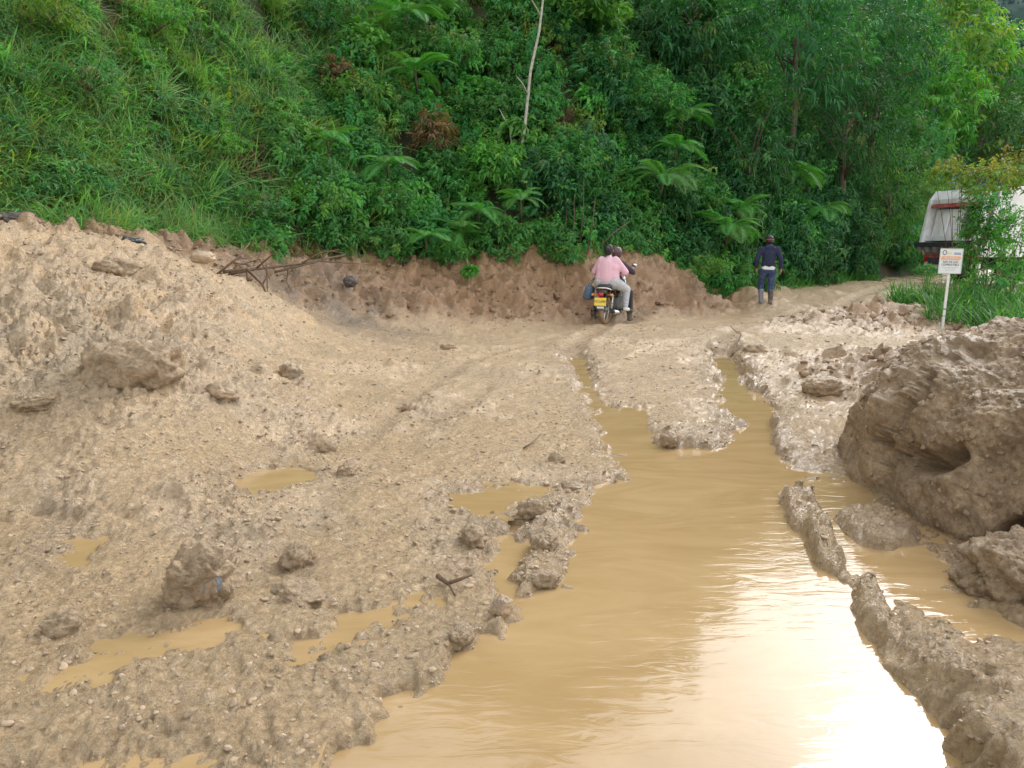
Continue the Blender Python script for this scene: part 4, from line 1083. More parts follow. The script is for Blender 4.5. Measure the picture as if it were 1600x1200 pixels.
for k, (u, v, Yd, rd, pal, lb) in enumerate(((885, 402, 18.1, (.42, .3, .30), G1, 'green tuft growing on the bank left of the riders'), (1108, 418, 19.5, (.55, .35, .30), GB, 'green tuft on the bank between riders and walking person'), (705, 398, 16.8, (.4, .3, .32), G1, 'green tuft spilling over the bank below the hanging fern'), (735, 425, 16.6, (.16, .14, .14), GB, 'tiny green tuft on the face of the earth bank'))):
    c = at(u, v, Yd); shrub('bank_tuft', 0, 0, rd, 60, 10, .13, .035, pal, lb, cat='plant', seed=300 + k, P=(c - np.array([0, -.1, rd[2] * .7]), c), nst=4, stem_r=0.008)

# yellow flower spikes
for k, (ua, va, ub, vb, lb) in enumerate(((322, 192, 320, 157, 'yellow flower spike on the grass slope, lower of two'), (357, 165, 359, 136, 'yellow flower spike on the grass slope, upper of two'))):
    P = hill_at(ua, va); Yd = P[1] - 0.35; a = at(ua, va, Yd); e = at(ub, vb, Yd)
    o = obj('flower_spike', None, label=lb, cat='flower', group='yellow flower spikes', loc=tuple(a))
    MB().tube([np.array([0, 0.25, -0.3]), np.zeros(3), e - a], [.010, .008, .004], 5).build('stem', M['twig'], o)
    g = np.random.default_rng(60 + k); n = 70; t = g.random(n)
    d = nrm(g.normal(size=(n, 3)) + [0, 0, .6])
    V, F, C = leaf_arrays((e - a)[None] * t[:, None], d, nrm(g.normal(size=(n, 3))), (0.075 - 0.05 * t), np.full(n, 0.035), np.repeat([[0.50, 0.46, 0.05]], n, 0) * (0.7 + 0.5 * g.random((n, 1))))
    obj('blossoms', mesh_np('blossoms', V, F, C, False), M['leaf'], o)

# wet dark rocks and a trickle on the slope
for k, (u, v, Yd, rd, lb) in enumerate(((20, 330, 10.2, (.25, .2, .10), 'dark rock at the picture edge above the mud crest'), (195, 370, 10.7, (.24, .22, .11), 'wet black rock just behind the mud crest'), (160, 300, 11.7, (.22, .22, .16), 'wet black rock ledge under the trickle of water'))):
    P = at(u, v, Yd)
    if k == 2: P = hill_at(155, 300) + np.array([0, -.12, -.05])
    lump_at('rock', tuple(P - np.array([0, -.1, .12])), rd, 80 + k, M['stone_dark' if k == 0 else 'rock_wet'], lb, 'rock', amp=0.3, rot=0.5 + k, power=0.7)
m_ = plain('trickle_water', (0.55, 0.58, 0.58), 0.08, var=0.3, scale=30)
a, e = hill_at(145, 282) + np.array([0, -.2, 0.05]), hill_at(172, 306) + np.array([0, -.22, 0])
g = np.random.default_rng(3); b = MB()
for q in range(5):
    t = np.linspace(0, 1, 8)[:, None]; w = np.cumsum(g.normal(size=(8, 3)) * [.012, .004, .006], 0)
    b.tube(a + (e - a) * t + w + [g.uniform(-.05, .05), 0, 0], np.full(8, 0.004), 5)
b.build('trickle', m_, None, sm=True, kind='stuff', label='thin white trickle of water running down the slope')

# far wooded hill
fx = np.linspace(30, 420, 60); fs = np.linspace(0, 1, 40)
FXX, FSS = np.meshgrid(fx, fs, indexing='ij')
crest = np.interp(FXX, [30, 95, 165, 260, 420], [88, 92, 105, 130, 140])
FYY = 190 + 120 * FSS + 6 * fbm(FXX * .02, FSS * 3, 5, 3); FZZ = -2 + crest * FSS ** 0.9 + 2.5 * fbm(FXX * .05, FYY * .05, 9, 4) * FSS
i = np.arange(59)[:, None]; j = np.arange(39)[None]
F = np.stack([i * 40 + j, (i + 1) * 40 + j, (i + 1) * 40 + j + 1, i * 40 + j + 1], -1).reshape(-1, 4)
M['far'] = plain('far_wood_haze_tint', (0.035, 0.085, 0.065), 0.9, var=0.4, scale=0.12, bmp=0.6)  # conifer green with the bluish haze of distance put into the colour
obj('hill', mesh_np('hill', np.stack([FXX, FYY, FZZ], -1).reshape(-1, 3), F), M['far'], kind='structure')
g = np.random.default_rng(31); n = 14000
x = g.uniform(60, 330, n); s = g.random(n); y = 190 + 120 * s; cr = np.interp(x, [30, 95, 165, 260, 420], [88, 92, 105, 130, 140]); z = -2.5 + cr * s ** 0.9
V6 = np.array([[1, 0, 0], [.5, .87, 0], [-.5, .87, 0], [-1, 0, 0], [-.5, -.87, 0], [.5, -.87, 0], [0, 0, 1]]); sz = g.uniform(1.2, 2.0, n); hg = g.uniform(3.2, 6, n)
V = V6[None] * np.stack([sz, sz, hg], -1)[:, None] * (1 + 0.18 * g.normal(size=(n, 7, 1))) + np.stack([x, y, z], -1)[:, None]
F = (np.arange(n)[:, None, None] * 7 + np.array([[k, (k + 1) % 6, 6] for k in range(6)])[None]).reshape(-1, 3)
C = np.repeat(np.array([[.030, .080, .062]]) * (0.6 + 0.8 * g.random((n, 1))), 7, 0)  # conifer green, tinted bluish in place of haze in the air
obj('far_forest', mesh_np('far_forest', V.reshape(-1, 3), F, C, False), M['leaf'], kind='stuff', label='dark conifer forest on the far hill, tinted bluish for haze')
# ------------------------------------------------------------------ people, vehicles, sign
M['skin'] = plain('skin', (0.26, 0.15, 0.10), 0.5, var=0.08)
M['hair'] = plain('dark_hair', (0.012, 0.010, 0.010), 0.5, var=0.4, scale=60, bmp=0.4)
M['pink'] = plain('pink_knit', (0.74, 0.46, 0.54), 0.85, var=0.08, scale=40, bmp=0.25)
M['navy'] = plain('navy_cloth', (0.018, 0.024, 0.060), 0.85, var=0.25, scale=25, bmp=0.25)
M['denim'] = plain('blue_denim', (0.022, 0.050, 0.13), 0.8, var=0.35, scale=18, bmp=0.2, dirt=((0.20, 0.15, 0.10), 0.5))
M['black_cloth'] = plain('black_cloth', (0.022, 0.020, 0.026), 0.8, var=0.3, scale=20, bmp=0.2)
M['plum_cloth'] = plain('dark_plum_cloth', (0.055, 0.038, 0.055), 0.8, var=0.2, scale=20, bmp=0.2)
M['grey_print'] = plain('grey_patterned_cloth', (0.46, 0.49, 0.52), 0.85, var=0.5, scale=45, bmp=0.15, dirt=((0.42, 0.31, 0.2), 0.35))
M['white_cloth'] = plain('white_cloth', (0.70, 0.72, 0.72), 0.8, var=0.06, dirt=((0.40, 0.32, 0.22), 0.3))
M['boot'] = plain('muddy_boot', (0.06, 0.055, 0.05), 0.6, var=0.3, dirt=((0.30, 0.21, 0.12), 0.9))
M['boot_grey'] = plain('grey_rubber_boot', (0.16, 0.18, 0.20), 0.35, var=0.2, dirt=((0.34, 0.25, 0.16), 0.7))
M['helmet'] = plain('brown_purple_helmet', (0.11, 0.065, 0.070), 0.35, var=0.15)
M['red_cloth'] = plain('red_cloth', (0.42, 0.05, 0.04), 0.7)
M['bag'] = plain('blue_bag_cloth', (0.075, 0.125, 0.19), 0.7, var=0.25, scale=14, bmp=0.3)
M['rubber'] = plain('tyre_rubber', (0.02, 0.02, 0.02), 0.75, var=0.3, dirt=((0.30, 0.21, 0.12), 0.9), scale=14)
M['mud_rubber'] = plain('mud_caked_tyre', (0.27, 0.18, 0.10), 0.7, var=0.3, scale=18, bmp=0.6)
M['chrome'] = plain('chrome', (0.70, 0.70, 0.70), 0.2, metal=1.0, var=0.1, dirt=((0.35, 0.27, 0.18), 0.25))
M['black_plastic'] = plain('black_plastic', (0.018, 0.018, 0.020), 0.4, var=0.2, dirt=((0.26, 0.19, 0.12), 0.3))
M['paint_black'] = plain('black_gloss_paint', (0.015, 0.015, 0.018), 0.2, var=0.2, dirt=((0.26, 0.19, 0.12), 0.25))
M['red_lens'] = plain('red_lens', (0.45, 0.02, 0.03), 0.2)
M['orange_lens'] = plain('orange_lens', (0.75, 0.25, 0.03), 0.2)
M['plate'] = plain('yellow_plate', (0.80, 0.58, 0.04), 0.4, var=0.05, dirt=((0.45, 0.33, 0.2), 0.2))
M['ink'] = plain('black_ink', (0.02, 0.02, 0.02), 0.5)
M['white_paint'] = plain('white_truck_paint', (0.78, 0.80, 0.80), 0.35, var=0.05, scale=3, dirt=((0.36, 0.33, 0.27), 0.7))
M['grey_steel'] = plain('grey_steel', (0.22, 0.23, 0.23), 0.5, metal=0.3, var=0.3, scale=6, dirt=((0.32, 0.27, 0.2), 0.5))
M['dark_steel'] = plain('dark_steel', (0.035, 0.038, 0.042), 0.5, var=0.4, scale=8)
M['red_paint'] = plain('red_paint', (0.40, 0.05, 0.05), 0.5, var=0.3, dirt=((0.5, 0.45, 0.4), 0.8), scale=22)
M['sign_white'] = plain('sign_white', (0.66, 0.70, 0.71), 0.35, var=0.04, dirt=((0.5, 0.48, 0.42), 0.25))
M['sign_edge'] = plain('sign_edge', (0.50, 0.54, 0.55), 0.4)
M['sign_orange'] = plain('sign_orange', (0.70, 0.38, 0.18), 0.5)
M['sign_yellow'] = plain('sign_yellow', (0.72, 0.62, 0.28), 0.5)
M['sign_blue'] = plain('sign_blue', (0.10, 0.16, 0.30), 0.5)
M['post'] = plain('white_post', (0.70, 0.72, 0.70), 0.45, var=0.06, dirt=((0.40, 0.30, 0.19), 0.5))
M['glass'] = plain('dark_glass', (0.03, 0.035, 0.04), 0.05)

def cyl(b, c, r, w, axis='x', seg=20):
    c = np.asarray(c, float); d = {'x': np.array([1, 0, 0]), 'y': np.array([0, 1, 0]), 'z': np.array([0, 0, 1.0])}[axis] * w / 2
    return b.tube([c - d, c + d], r, seg)
def text(s, size, loc, rot, m, parent, name='lettering', ext=0.001):
    cu = bpy.data.curves.new(name, 'FONT'); cu.body = s; cu.size = size; cu.align_x = 'CENTER'; cu.align_y = 'CENTER'; cu.extrude = ext
    cu.materials.append(m)
    t = bpy.data.objects.new(name, cu); COL.objects.link(t)
    dg = bpy.context.evaluated_depsgraph_get(); me = bpy.data.meshes.new_from_object(t.evaluated_get(dg))
    bpy.data.objects.remove(t)
    o = obj(name, me, m, parent); o.location = loc; o.rotation_euler = rot
    return o

def hand(b, w, d, s=1.0, curl=0.5, side=1):      # palm and five fingers from the wrist w along d
    w = np.asarray(w, float); d = nrm(np.asarray(d, float)); n = nrm(np.cross(d, [0, 1, 0.2])); q = nrm(np.cross(n, d))
    b.cap(w, .026 * s, w + d * .06 * s, .036 * s, 8)
    for k, L in enumerate((.06, .075, .07, .055)):
        a = w + d * .085 * s + q * (k - 1.5) * .02 * s
        e = a + d * L * .55 * s; b.cap(a, .0105 * s, e, .0095 * s, 6); b.cap(e, .0095 * s, e + nrm(d * (1 - curl) + n * curl * side) * L * .5 * s, .008 * s, 6)
    a = w + d * .03 * s + q * .034 * s; b.cap(a, .012 * s, a + nrm(d + q * .9) * .05 * s, .010 * s, 6)
def head(b, c, r=0.095, face=(0, 1, 0)):
    c = np.asarray(c, float); f = nrm(np.asarray(face, float)); sd = np.cross(f, [0, 0, 1])
    b.ball(c + [0, 0, .02], (r * .86, r * .98, r * 1.1)); b.ball(c + f * r * .25 - [0, 0, r * .6], (r * .6, r * .62, r * .6))
    b.cap(c + f * r * .92 + [0, 0, -.01], .014, c + f * r * 1.12 - [0, 0, .03], .017, 8)
    for k in (-1, 1):
        b.ball(c + sd * k * r * .88 - [0, 0, .01], (.016, .022, .032)); b.ball(c + f * r * .86 + sd * k * .033 + [0, 0, .012], .013)
    b.cap(c + f * r * .88 + sd * .02 - [0, 0, .062], .008, c + f * r * .88 - sd * .02 - [0, 0, .062], .008, 6)

BIKE = ground_hit(945, 505); BIKE[2] -= 0.015
YAW = R(-25)
# ---- motorcycle
mc = obj('motorcycle', None, label='black motorcycle with yellow plate ridden by two people through the mud', cat='motorcycle', loc=tuple(BIKE), rotz=YAW)
def wheel(y, r, nm):
    w = MB().torus((0, y, r), r - .045, .048, 'x', 36, 10, 1.0).build('rear_wheel' if nm == 'r' else 'front_wheel', M['mud_rubber'] if nm == 'r' else M['rubber'], mc, sm=True)
    MB().torus((0, y, r), r - .085, .014, 'x', 32, 6, 1.6).build('rim', M['chrome'], w, sm=True)
    cyl(MB(), (0, y, r), .05, .12).build('hub', M['grey_steel'], w, sm=True)
    for k in range(12):
        a = k * math.pi / 6
        MB().tube([(.03 * (-1) ** k, y, r), (0, y + (r - .09) * math.cos(a), r + (r - .09) * math.sin(a))], .004, 4).build('spoke', M['chrome'], w)
wheel(0, .30, 'r'); wheel(1.25, .30, 'f')
b = MB()
for sx in (-1, 1):
    b.tube([(sx * .11, 0, .30), (sx * .11, .42, .34)], .022, 8)
b.build('swing_arm', M['dark_steel'], mc, sm=True)
b = MB().tube([(0, 1.02, .98), (0, .85, .78), (0, .40, .70), (0, -.1, .74)], .025, 8).tube([(0, 1.0, .95), (0, .95, .45), (0, .55, .30), (0, .38, .36), (0, .40, .70)], .022, 8)
b.build('frame', M['dark_steel'], mc, sm=True)
MB().box((0, .70, .42), (.26, .34, .30), bev=.04).box((0, .80, .58), (.20, .2, .16), bev=.03).build('engine', M['grey_steel'], mc, sm=True)
MB().ball((0, .78, .86), (.14, .25, .12)).build('fuel_tank', M['paint_black'], mc, sm=True)
MB().box((0, .25, .785), (.27, .80, .09), bev=.035).build('seat', M['black_plastic'], mc, sm=True)
for sx in (-1, 1):
    MB().box((sx * .13, .38, .62), (.03, .30, .18), bev=.012).build('side_panel', M['paint_black'], mc, sm=True)
    b = MB().tube([(sx * .13, .02, .33), (sx * .13, .10, .64)], .016, 8)
    for k in range(7): b.torus((sx * .13, .035 + .010 * k, .38 + .035 * k), .026, .007, 'z', 12, 6)
    b.build('shock_absorber', M['chrome'], mc, sm=True)
    MB().tube([(sx * .09, 1.25, .30), (sx * .09, 1.05, .88)], .022, 8).build('fork', M['chrome'], mc, sm=True)
    MB().tube([(sx * .09, -.20, .62), (sx * .17, -.21, .62)], .008, 6).ball((sx * .20, -.21, .62), (.036, .032, .030)).build('turn_signal', M['orange_lens'], mc, sm=True)
    MB().tube([(0, .50, .27), (sx * .26, .50, .27)], .014, 8).build('footpeg', M['dark_steel'], mc)
    b = MB().tube([(sx * .27, .98, 1.02), (sx * .31, .96, 1.18)], .007, 6).ball((sx * .33, .955, 1.20), (.058, .014, .040)); b.build('mirror', M['chrome'], mc, sm=True)
MB().tube([(-.36, .88, 1.02), (-.24, .95, 1.03), (-.1, 1.0, .99), (.1, 1.0, .99), (.24, .95, 1.03), (.36, .88, 1.02)], .013, 8).build('handlebar', M['chrome'], mc, sm=True)
cyl(MB(), (0, 1.14, .90), .085, .10, 'y').build('headlight', M['chrome'], mc, sm=True)
b = MB(); b.prism([(-.34, .30), (-.30, .46), (-.17, .60), (-.02, .66), (.12, .66), (.12, .64), (-.01, .635), (-.155, .575), (-.275, .45), (-.315, .30)], 'x', -.065, .065); b.build('rear_fender', M['black_plastic'], mc)
b = MB(); b.prism([(.98, .50), (1.08, .60), (1.25, .635), (1.42, .60), (1.52, .50), (1.50, .49), (1.41, .58), (1.25, .615), (1.09, .58), (1.0, .49)], 'x', -.055, .055); b.build('front_fender', M['paint_black'], mc)
b = MB().tube([(-.15, .12, .70), (-.155, -.10, .72), (-.13, -.26, .755), (-.08, -.29, .765), (.08, -.29, .765), (.13, -.26, .755), (.155, -.10, .72), (.15, .12, .70)], .015, 8); b.build('grab_rail', M['chrome'], mc, sm=True)
MB().box((0, -.20, .68), (.18, .18, .09), bev=.02).build('tail_cowl', M['black_plastic'], mc, sm=True)
MB().box((0, -.305, .63), (.115, .05, .085), bev=.018).build('tail_light', M['red_lens'], mc, sm=True)
pl = MB().box((0, -.325, .485), (.25, .008, .165), Matrix.Rotation(R(-12), 3, 'X')).build('number_plate', M['plate'], mc)
text('XCU09E', .068, (0, -.332, .487), (R(78), 0, 0), M['ink'], pl)
MB().box((0, -.315, .365), (.15, .03, .05), bev=.01).build('reflector', M['white_cloth'], mc)
b = MB().tube([(.17, .70, .25), (.18, .40, .22), (.185, -.02, .26)], [.03, .045, .05], 14); b.build('muffler', M['chrome'], mc, sm=True)
cyl(MB(), (.186, -.035, .262), .040, .05, 'y').build('exhaust_tip', M['dark_steel'], mc, sm=True)
MB().prism([(-.05, .40), (.5, .44), (.5, .30), (-.05, .24)], 'x', -.135, -.115).build('chain_case', M['black_plastic'], mc)

def person(label, loc, rotz, build_body):
    b = MB(); build_body(b)
    o = b.build('person', M['skin'], None, sm=True, label=label, cat='person', loc=loc, rotz=rotz)
    return remesh(o, 0.011, 3)
def garment(name, m, parent, caps, vox=0.013, it=5):
    b = MB()
    for c in caps: b.cap(*c) if len(c) == 4 else b.ball(*c)
    return remesh(b.build(name, m, parent, sm=True), vox, it)

# ---- passenger in pink
def body_p(b):
    head(b, (-.02, .25, 1.515), .098)
    b.cap((0, .20, 1.30), .06, (-.01, .23, 1.45), .052); b.cap((0, .12, .90), .16, (0, .16, 1.22), .14)
    for s in (-1, 1):
        b.cap((s * .17, .17, 1.32), .05, (s * .34, .27, 1.07), .045); b.cap((s * .34, .27, 1.07), .042, (s * .16, .50, .99), .03)
        hand(b, (s * .16, .50, .99), (-s * .5, .8, 0), 1.0, .6, s)
        b.cap((s * .12, .14, .88), .09, (s * .30, .50, .70), .07); b.cap((s * .30, .50, .70), .06, (s * .31, .42, .32), .042)
pp = person('person in pink sweater and grey patterned trousers riding pillion', tuple(BIKE), YAW, body_p)
sw = [((0, .12, .93), .185, (0, .16, 1.20), .185), ((-.10, .17, 1.24), .13, (.10, .17, 1.24), .13), ((-.12, .12, .96), .14, (.12, .12, .96), .14), ((-.10, .14, 1.05), .15, (.10, .14, 1.05), .15), ((-.11, .15, 1.15), .145, (.11, .15, 1.15), .145), ((-.13, .16, 1.28), .10, (.13, .16, 1.28), .10), ((0, .19, 1.33), .075, (0, .21, 1.385), .062)]
for s in (-1, 1): sw += [((s * .15, .17, 1.32), .085, (s * .34, .27, 1.07), .072), ((s * .34, .27, 1.07), .070, (s * .22, .43, 1.01), .05)]
garment('sweater', M['pink'], pp, sw, .013, 14)
tr = [((-.11, .13, .88), .165, (.11, .13, .88), .165), ((0, .12, .86), .17, (0, .20, .88), .16)]
for s in (-1, 1): tr += [((s * .13, .15, .87), .135, (s * .30, .50, .70), .092), ((s * .30, .50, .70), .088, (s * .31, .42, .36), .062)]
garment('trousers', M['grey_print'], pp, tr)
for s in (-1, 1):
    sh = garment('shoe', M['white_cloth'] if s > 0 else M['boot'], pp, [((s * .31, .40, .30), .048, (s * .33, .55, .275), .042), ((s * .31, .42, .36), .046, (s * .31, .41, .30), .045)], .009, 3)
hr = garment('hair', M['hair'], pp, [((-.02, .225, 1.545), (.096, .105, .108)), ((-.02, .185, 1.50), (.082, .075, .095)), ((-.025, .135, 1.545), (.058, .05, .055))], .010, 3)
# ---- driver
def body_d(b):
    head(b, (.0, .74, 1.46), .095)
    b.cap((0, .66, 1.24), .055, (0, .72, 1.39), .05); b.cap((0, .54, .86), .13, (0, .62, 1.16), .13)
    for s in (-1, 1):
        b.cap((s * .17, .64, 1.24), .05, (s * .34, .76, 1.06), .042); b.cap((s * .34, .76, 1.06), .04, (s * .31, .87, 1.05), .03)
        hand(b, (s * .31, .84, 1.055), (0, .8, -.2), 1.0, .8, s)
        ft = (s * .46, .60, .10) if s < 0 else (s * .34, .66, .10)
        b.cap((s * .11, .55, .85), .085, (s * .27, .85, .60), .06); b.cap((s * .27, .85, .60), .055, ft, .04)
dr = person('person in dark jacket and dull helmet steering the motorcycle', tuple(BIKE), YAW, body_d)
jk = [((0, .54, .90), .155, (0, .62, 1.14), .165), ((-.11, .64, 1.18), .105, (.11, .64, 1.18), .105)]
for s in (-1, 1): jk += [((s * .15, .64, 1.23), .075, (s * .36, .74, 1.06), .062), ((s * .36, .74, 1.06), .06, (s * .325, .84, 1.05), .043)]
garment('jacket', M['plum_cloth'], dr, jk)
tr = [((-.08, .54, .86), .13, (.08, .54, .86), .13)]
for s in (-1, 1):
    ft = (s * .46, .60, .22) if s < 0 else (s * .34, .66, .22)
    tr += [((s * .11, .55, .85), .105, (s * .27, .85, .60), .08), ((s * .27, .85, .60), .078, ft, .065)]
garment('trousers', M['black_cloth'], dr, tr)
for s in (-1, 1):
    ft = np.array((s * .46, .60, .08)) if s < 0 else np.array((s * .34, .66, .08))
    garment('boot', M['boot'], dr, [(ft + [0, 0, .16], .062, ft, .055), (ft + [0, -.02, -.02], .05, ft + [0, .16, -.03], .042)], .010, 3)
hm = garment('helmet', M['helmet'], dr, [((0, .73, 1.485), (.118, .13, .118)), ((0, .73, 1.44), (.112, .115, .09))], .010, 4)
# ---- bag hanging at the side
bg_ = MB().box((0, 0, 0), (.20, .30, .30), bev=.06, taper=.82)
bag = bg_.build('bag', M['bag'], None, sm=True, label='blue cloth bag hanging beside the pillion passenger', cat='bag')
MBv = Matrix.Translation(Vector(BIKE)) @ Matrix.Rotation(YAW, 4, 'Z') @ Matrix.Translation((-.39, .10, .64)) @ Matrix.Rotation(R(10), 4, 'Y')
bag.matrix_world = MBv
MB().tube([(-.03, -.08, .14), (0.02, -.06, .27), (.06, 0, .33), (.02, .06, .27), (-.03, .08, .14)], .011, 6).build('strap', M['bag'], bag, sm=True)

# ---- walking person
WP = ground_hit(1197, 476)
def body_w(b):
    head(b, (0, .06, 1.575), .098)
    b.cap((0, .02, 1.38), .06, (0, .045, 1.50), .05); b.cap((0, 0, .97), .10, (0, .01, 1.28), .12)
    b.cap((-.20, .0, 1.38), .05, (-.29, -.03, 1.12), .042); b.cap((-.29, -.03, 1.12), .038, (-.27, .06, .90), .028); hand(b, (-.27, .06, .90), (.15, .1, -1), 1.05, .4, 1)
    b.cap((.20, .0, 1.38), .05, (.28, -.04, 1.12), .042); b.cap((.28, -.04, 1.12), .038, (.31, .02, .89), .028); hand(b, (.31, .02, .89), (-.05, .1, -1), 1.05, .35, -1)
    b.cap((-.10, 0, .90), .085, (-.13, .14, .50), .06); b.cap((-.13, .14, .50), .055, (-.12, .05, .10), .04)
    b.cap((.10, 0, .90), .085, (.09, .02, .48), .06); b.cap((.09, .02, .48), .055, (.08, -.10, .10), .04)
wp = person('person in navy hoodie and blue jeans walking away up the muddy road', tuple(WP), R(-8), body_w)
hd = [((-.07, 0, .985), .115, (.07, 0, .975), .115), ((0, .0, 1.03), .155, (0, .01, 1.26), .165), ((-.12, 0, 1.34), .095, (.12, 0, 1.34), .095), ((-.06, -.06, 1.40), .07, (.06, -.06, 1.40), .07), ((0, -.03, 1.40), .085, (0, .02, 1.46), .07)]
hd += [((-.19, 0, 1.37), .075, (-.29, -.03, 1.12), .062), ((-.29, -.03, 1.12), .062, (-.275, .05, .93), .045), ((.19, 0, 1.37), .075, (.28, -.04, 1.12), .062), ((.28, -.04, 1.12), .062, (.305, .01, .92), .045)]
garment('hoodie', M['navy'], wp, hd, .013, 9)
garment('shirt_hem', M['white_cloth'], wp, [((-.06, 0, .90), .118, (.06, 0, .885), .118), ((-.05, 0, .95), .12, (.05, 0, .94), .12)])
garment('jeans', M['denim'], wp, [((-.06, 0, .86), .115, (.06, 0, .86), .115), ((-.10, 0, .84), .105, (-.13, .14, .50), .078), ((-.13, .14, .50), .076, (-.125, .08, .28), .066), ((.10, 0, .84), .105, (.09, .02, .48), .078), ((.09, .02, .48), .076, (.085, -.05, .26), .066)])
garment('boot', M['boot_grey'], wp, [((-.125, .085, .34), .070, (-.12, .05, .10), .055), ((-.12, .02, .06), .05, (-.125, .20, .05), .042)], .010, 3)
garment('boot', M['boot'], wp, [((.085, -.05, .32), .068, (.08, -.10, .10), .055), ((.08, -.13, .055), .05, (.085, .05, .05), .042)], .010, 3)
garment('hair', M['hair'], wp, [((0, .04, 1.595), (.094, .10, .10)), ((0, .01, 1.56), (.08, .075, .075))], .010, 3)
cp = garment('cap', M['hair'], wp, [((0, .055, 1.63), (.104, .115, .078))], .010, 3)
MB().tube([(.1 * math.cos(a), .05 + .11 * math.sin(a), 1.60) for a in np.linspace(-2.6, -.6, 9)], .016, 6).build('cap_strap', M['red_cloth'], wp, sm=True)

# ---- white refuse truck
TB = at(1431, 440, 27.6); TZ = ground_z(TB[0] + 2, TB[1])
tk = obj('refuse_truck', None, label='white refuse collection truck half hidden by shrubs on the road bend', cat='truck')
TYAW = R(-76)
fw = np.array([math.sin(-TYAW), math.cos(-TYAW), 0]); rt = np.array([math.cos(TYAW), math.sin(TYAW), 0])
tk.location = tuple(np.array([TB[0], TB[1], TZ]) + rt * 1.2 + fw * 1.75)
tk.rotation_euler = (0, 0, TYAW)
b = MB(); b.prism([(.35, 1.0), (.35, 3.12), (.6, 3.28), (4.5, 3.28), (4.8, 3.1), (4.8, 1.0)], 'x', -1.18, 1.18); b.build('body', M['white_paint'], tk)
for sx in (-1, 1):
    b = MB(); b.prism([(.30, .95), (.30, 3.2), (-1.22, 3.2), (-1.46, 2.9), (-1.66, 1.9), (-1.75, 1.30), (-1.45, .95)], 'x', sx * 1.19 - .05, sx * 1.19 + .05); b.build('hopper_cheek', M['white_paint'], tk)
    b = MB(); b.tube([(sx * 1.28, -1.1, 3.0), (sx * 1.28, -1.5, 1.5)], .05, 8); b.build('lift_cylinder', M['grey_steel'], tk, sm=True)
    MB().box((sx * .98, -1.52, .84), (.34, .06, .16), bev=.02).build('tail_light', M['red_lens'], tk)
    for k in range(5): MB().box((sx * 1.185, .75 + k * .85, 2.1), (.06, .09, 2.1)).build('body_rib', M['white_paint'], tk)
b = MB(); b.prism([(.29, 3.19), (-1.21, 3.19), (-1.44, 2.89), (-1.42, 2.74), (-1.15, 3.05), (.29, 3.05)], 'x', -1.14, 1.14); b.build('hopper_hood', M['white_paint'], tk)
b = MB(); b.prism([(.28, 1.0), (.28, 3.04), (.20, 3.04), (.20, 1.0)], 'x', -1.14, 1.14); b.build('hopper_back', M['dark_steel'], tk)
b = MB(); b.prism([(.15, 1.05), (.15, 1.0), (-1.5, .97), (-1.72, 1.30), (-1.66, 1.34), (-1.42, 1.08)], 'x', -1.14, 1.14); b.build('hopper_floor', M['grey_steel'], tk)
MB().box((0, -1.50, 2.66), (2.1, .07, .10), Matrix.Rotation(R(-12), 3, 'X')).build('red_band', M['red_paint'], tk)
b = MB(); b.prism([(-1.25, 2.55), (-1.42, 1.62), (-1.36, 1.60), (-1.2, 2.52)], 'x', -1.05, .2); b.build('packer_blade', M['white_paint'], tk)
MB().box((-.45, -1.46, 2.0), (.22, .08, .85), Matrix.Rotation(R(-10), 3, 'X')).build('packer_arm', M['white_paint'], tk)
MB().box((.45, -1.46, 2.02), (.22, .08, .75), Matrix.Rotation(R(-10), 3, 'X')).build('packer_arm', M['grey_steel'], tk)
MB().box((0, -1.55, 1.58), (2.26, .08, .18)).build('hopper_sill', M['white_paint'], tk)
b = MB().box((0, -1.86, 1.36), (2.55, .10, .16), bev=.02); b.build('loading_lip', M['dark_steel'], tk)
for k in range(7): MB().box((-1.05 + .35 * k, -1.84, 1.20), (.10, .12, .18)).build('lip_tooth', M['grey_steel'], tk)
MB().box((0, -1.50, .95), (2.3, .08, .14)).build('rear_beam', M['red_paint'], tk)
MB().box((0, -1.45, .66), (2.34, .12, .16), bev=.02).build('bumper', M['white_paint'], tk)
MB().box((0, -1.42, .48), (2.2, .08, .10)).build('step_bar', M['grey_steel'], tk)
for sx in (-1, 1):
    MB().box((sx * .42, 2.0, .80), (.14, 8.0, .24)).build('chassis_rail', M['dark_steel'], tk)
for y, dual in ((0, True), (5.1, False)):
    for sx in (-1, 1):
        w = MB().torus((sx * (.95 if dual else 1.02), y, .50), .36, .15, 'x', 32, 12, 1.5 if dual else .9).build('wheel', M['rubber'], tk, sm=True)
        cyl(MB(), (sx * .98, y, .50), .24, .26).build('rim', M['grey_steel'], w, sm=True)
b = MB(); b.prism([(4.95, .75), (4.95, 2.7), (6.3, 2.7), (6.75, 1.75), (6.85, .75)], 'x', -1.12, 1.12); b.build('cab', M['white_paint'], tk)
for sx in (-1, 1):
    b = MB(); b.prism([(5.25, 1.75), (5.25, 2.45), (6.05, 2.45), (6.4, 1.75)], 'x', sx * 1.10, sx * 1.135); b.build('side_window', M['glass'], tk)

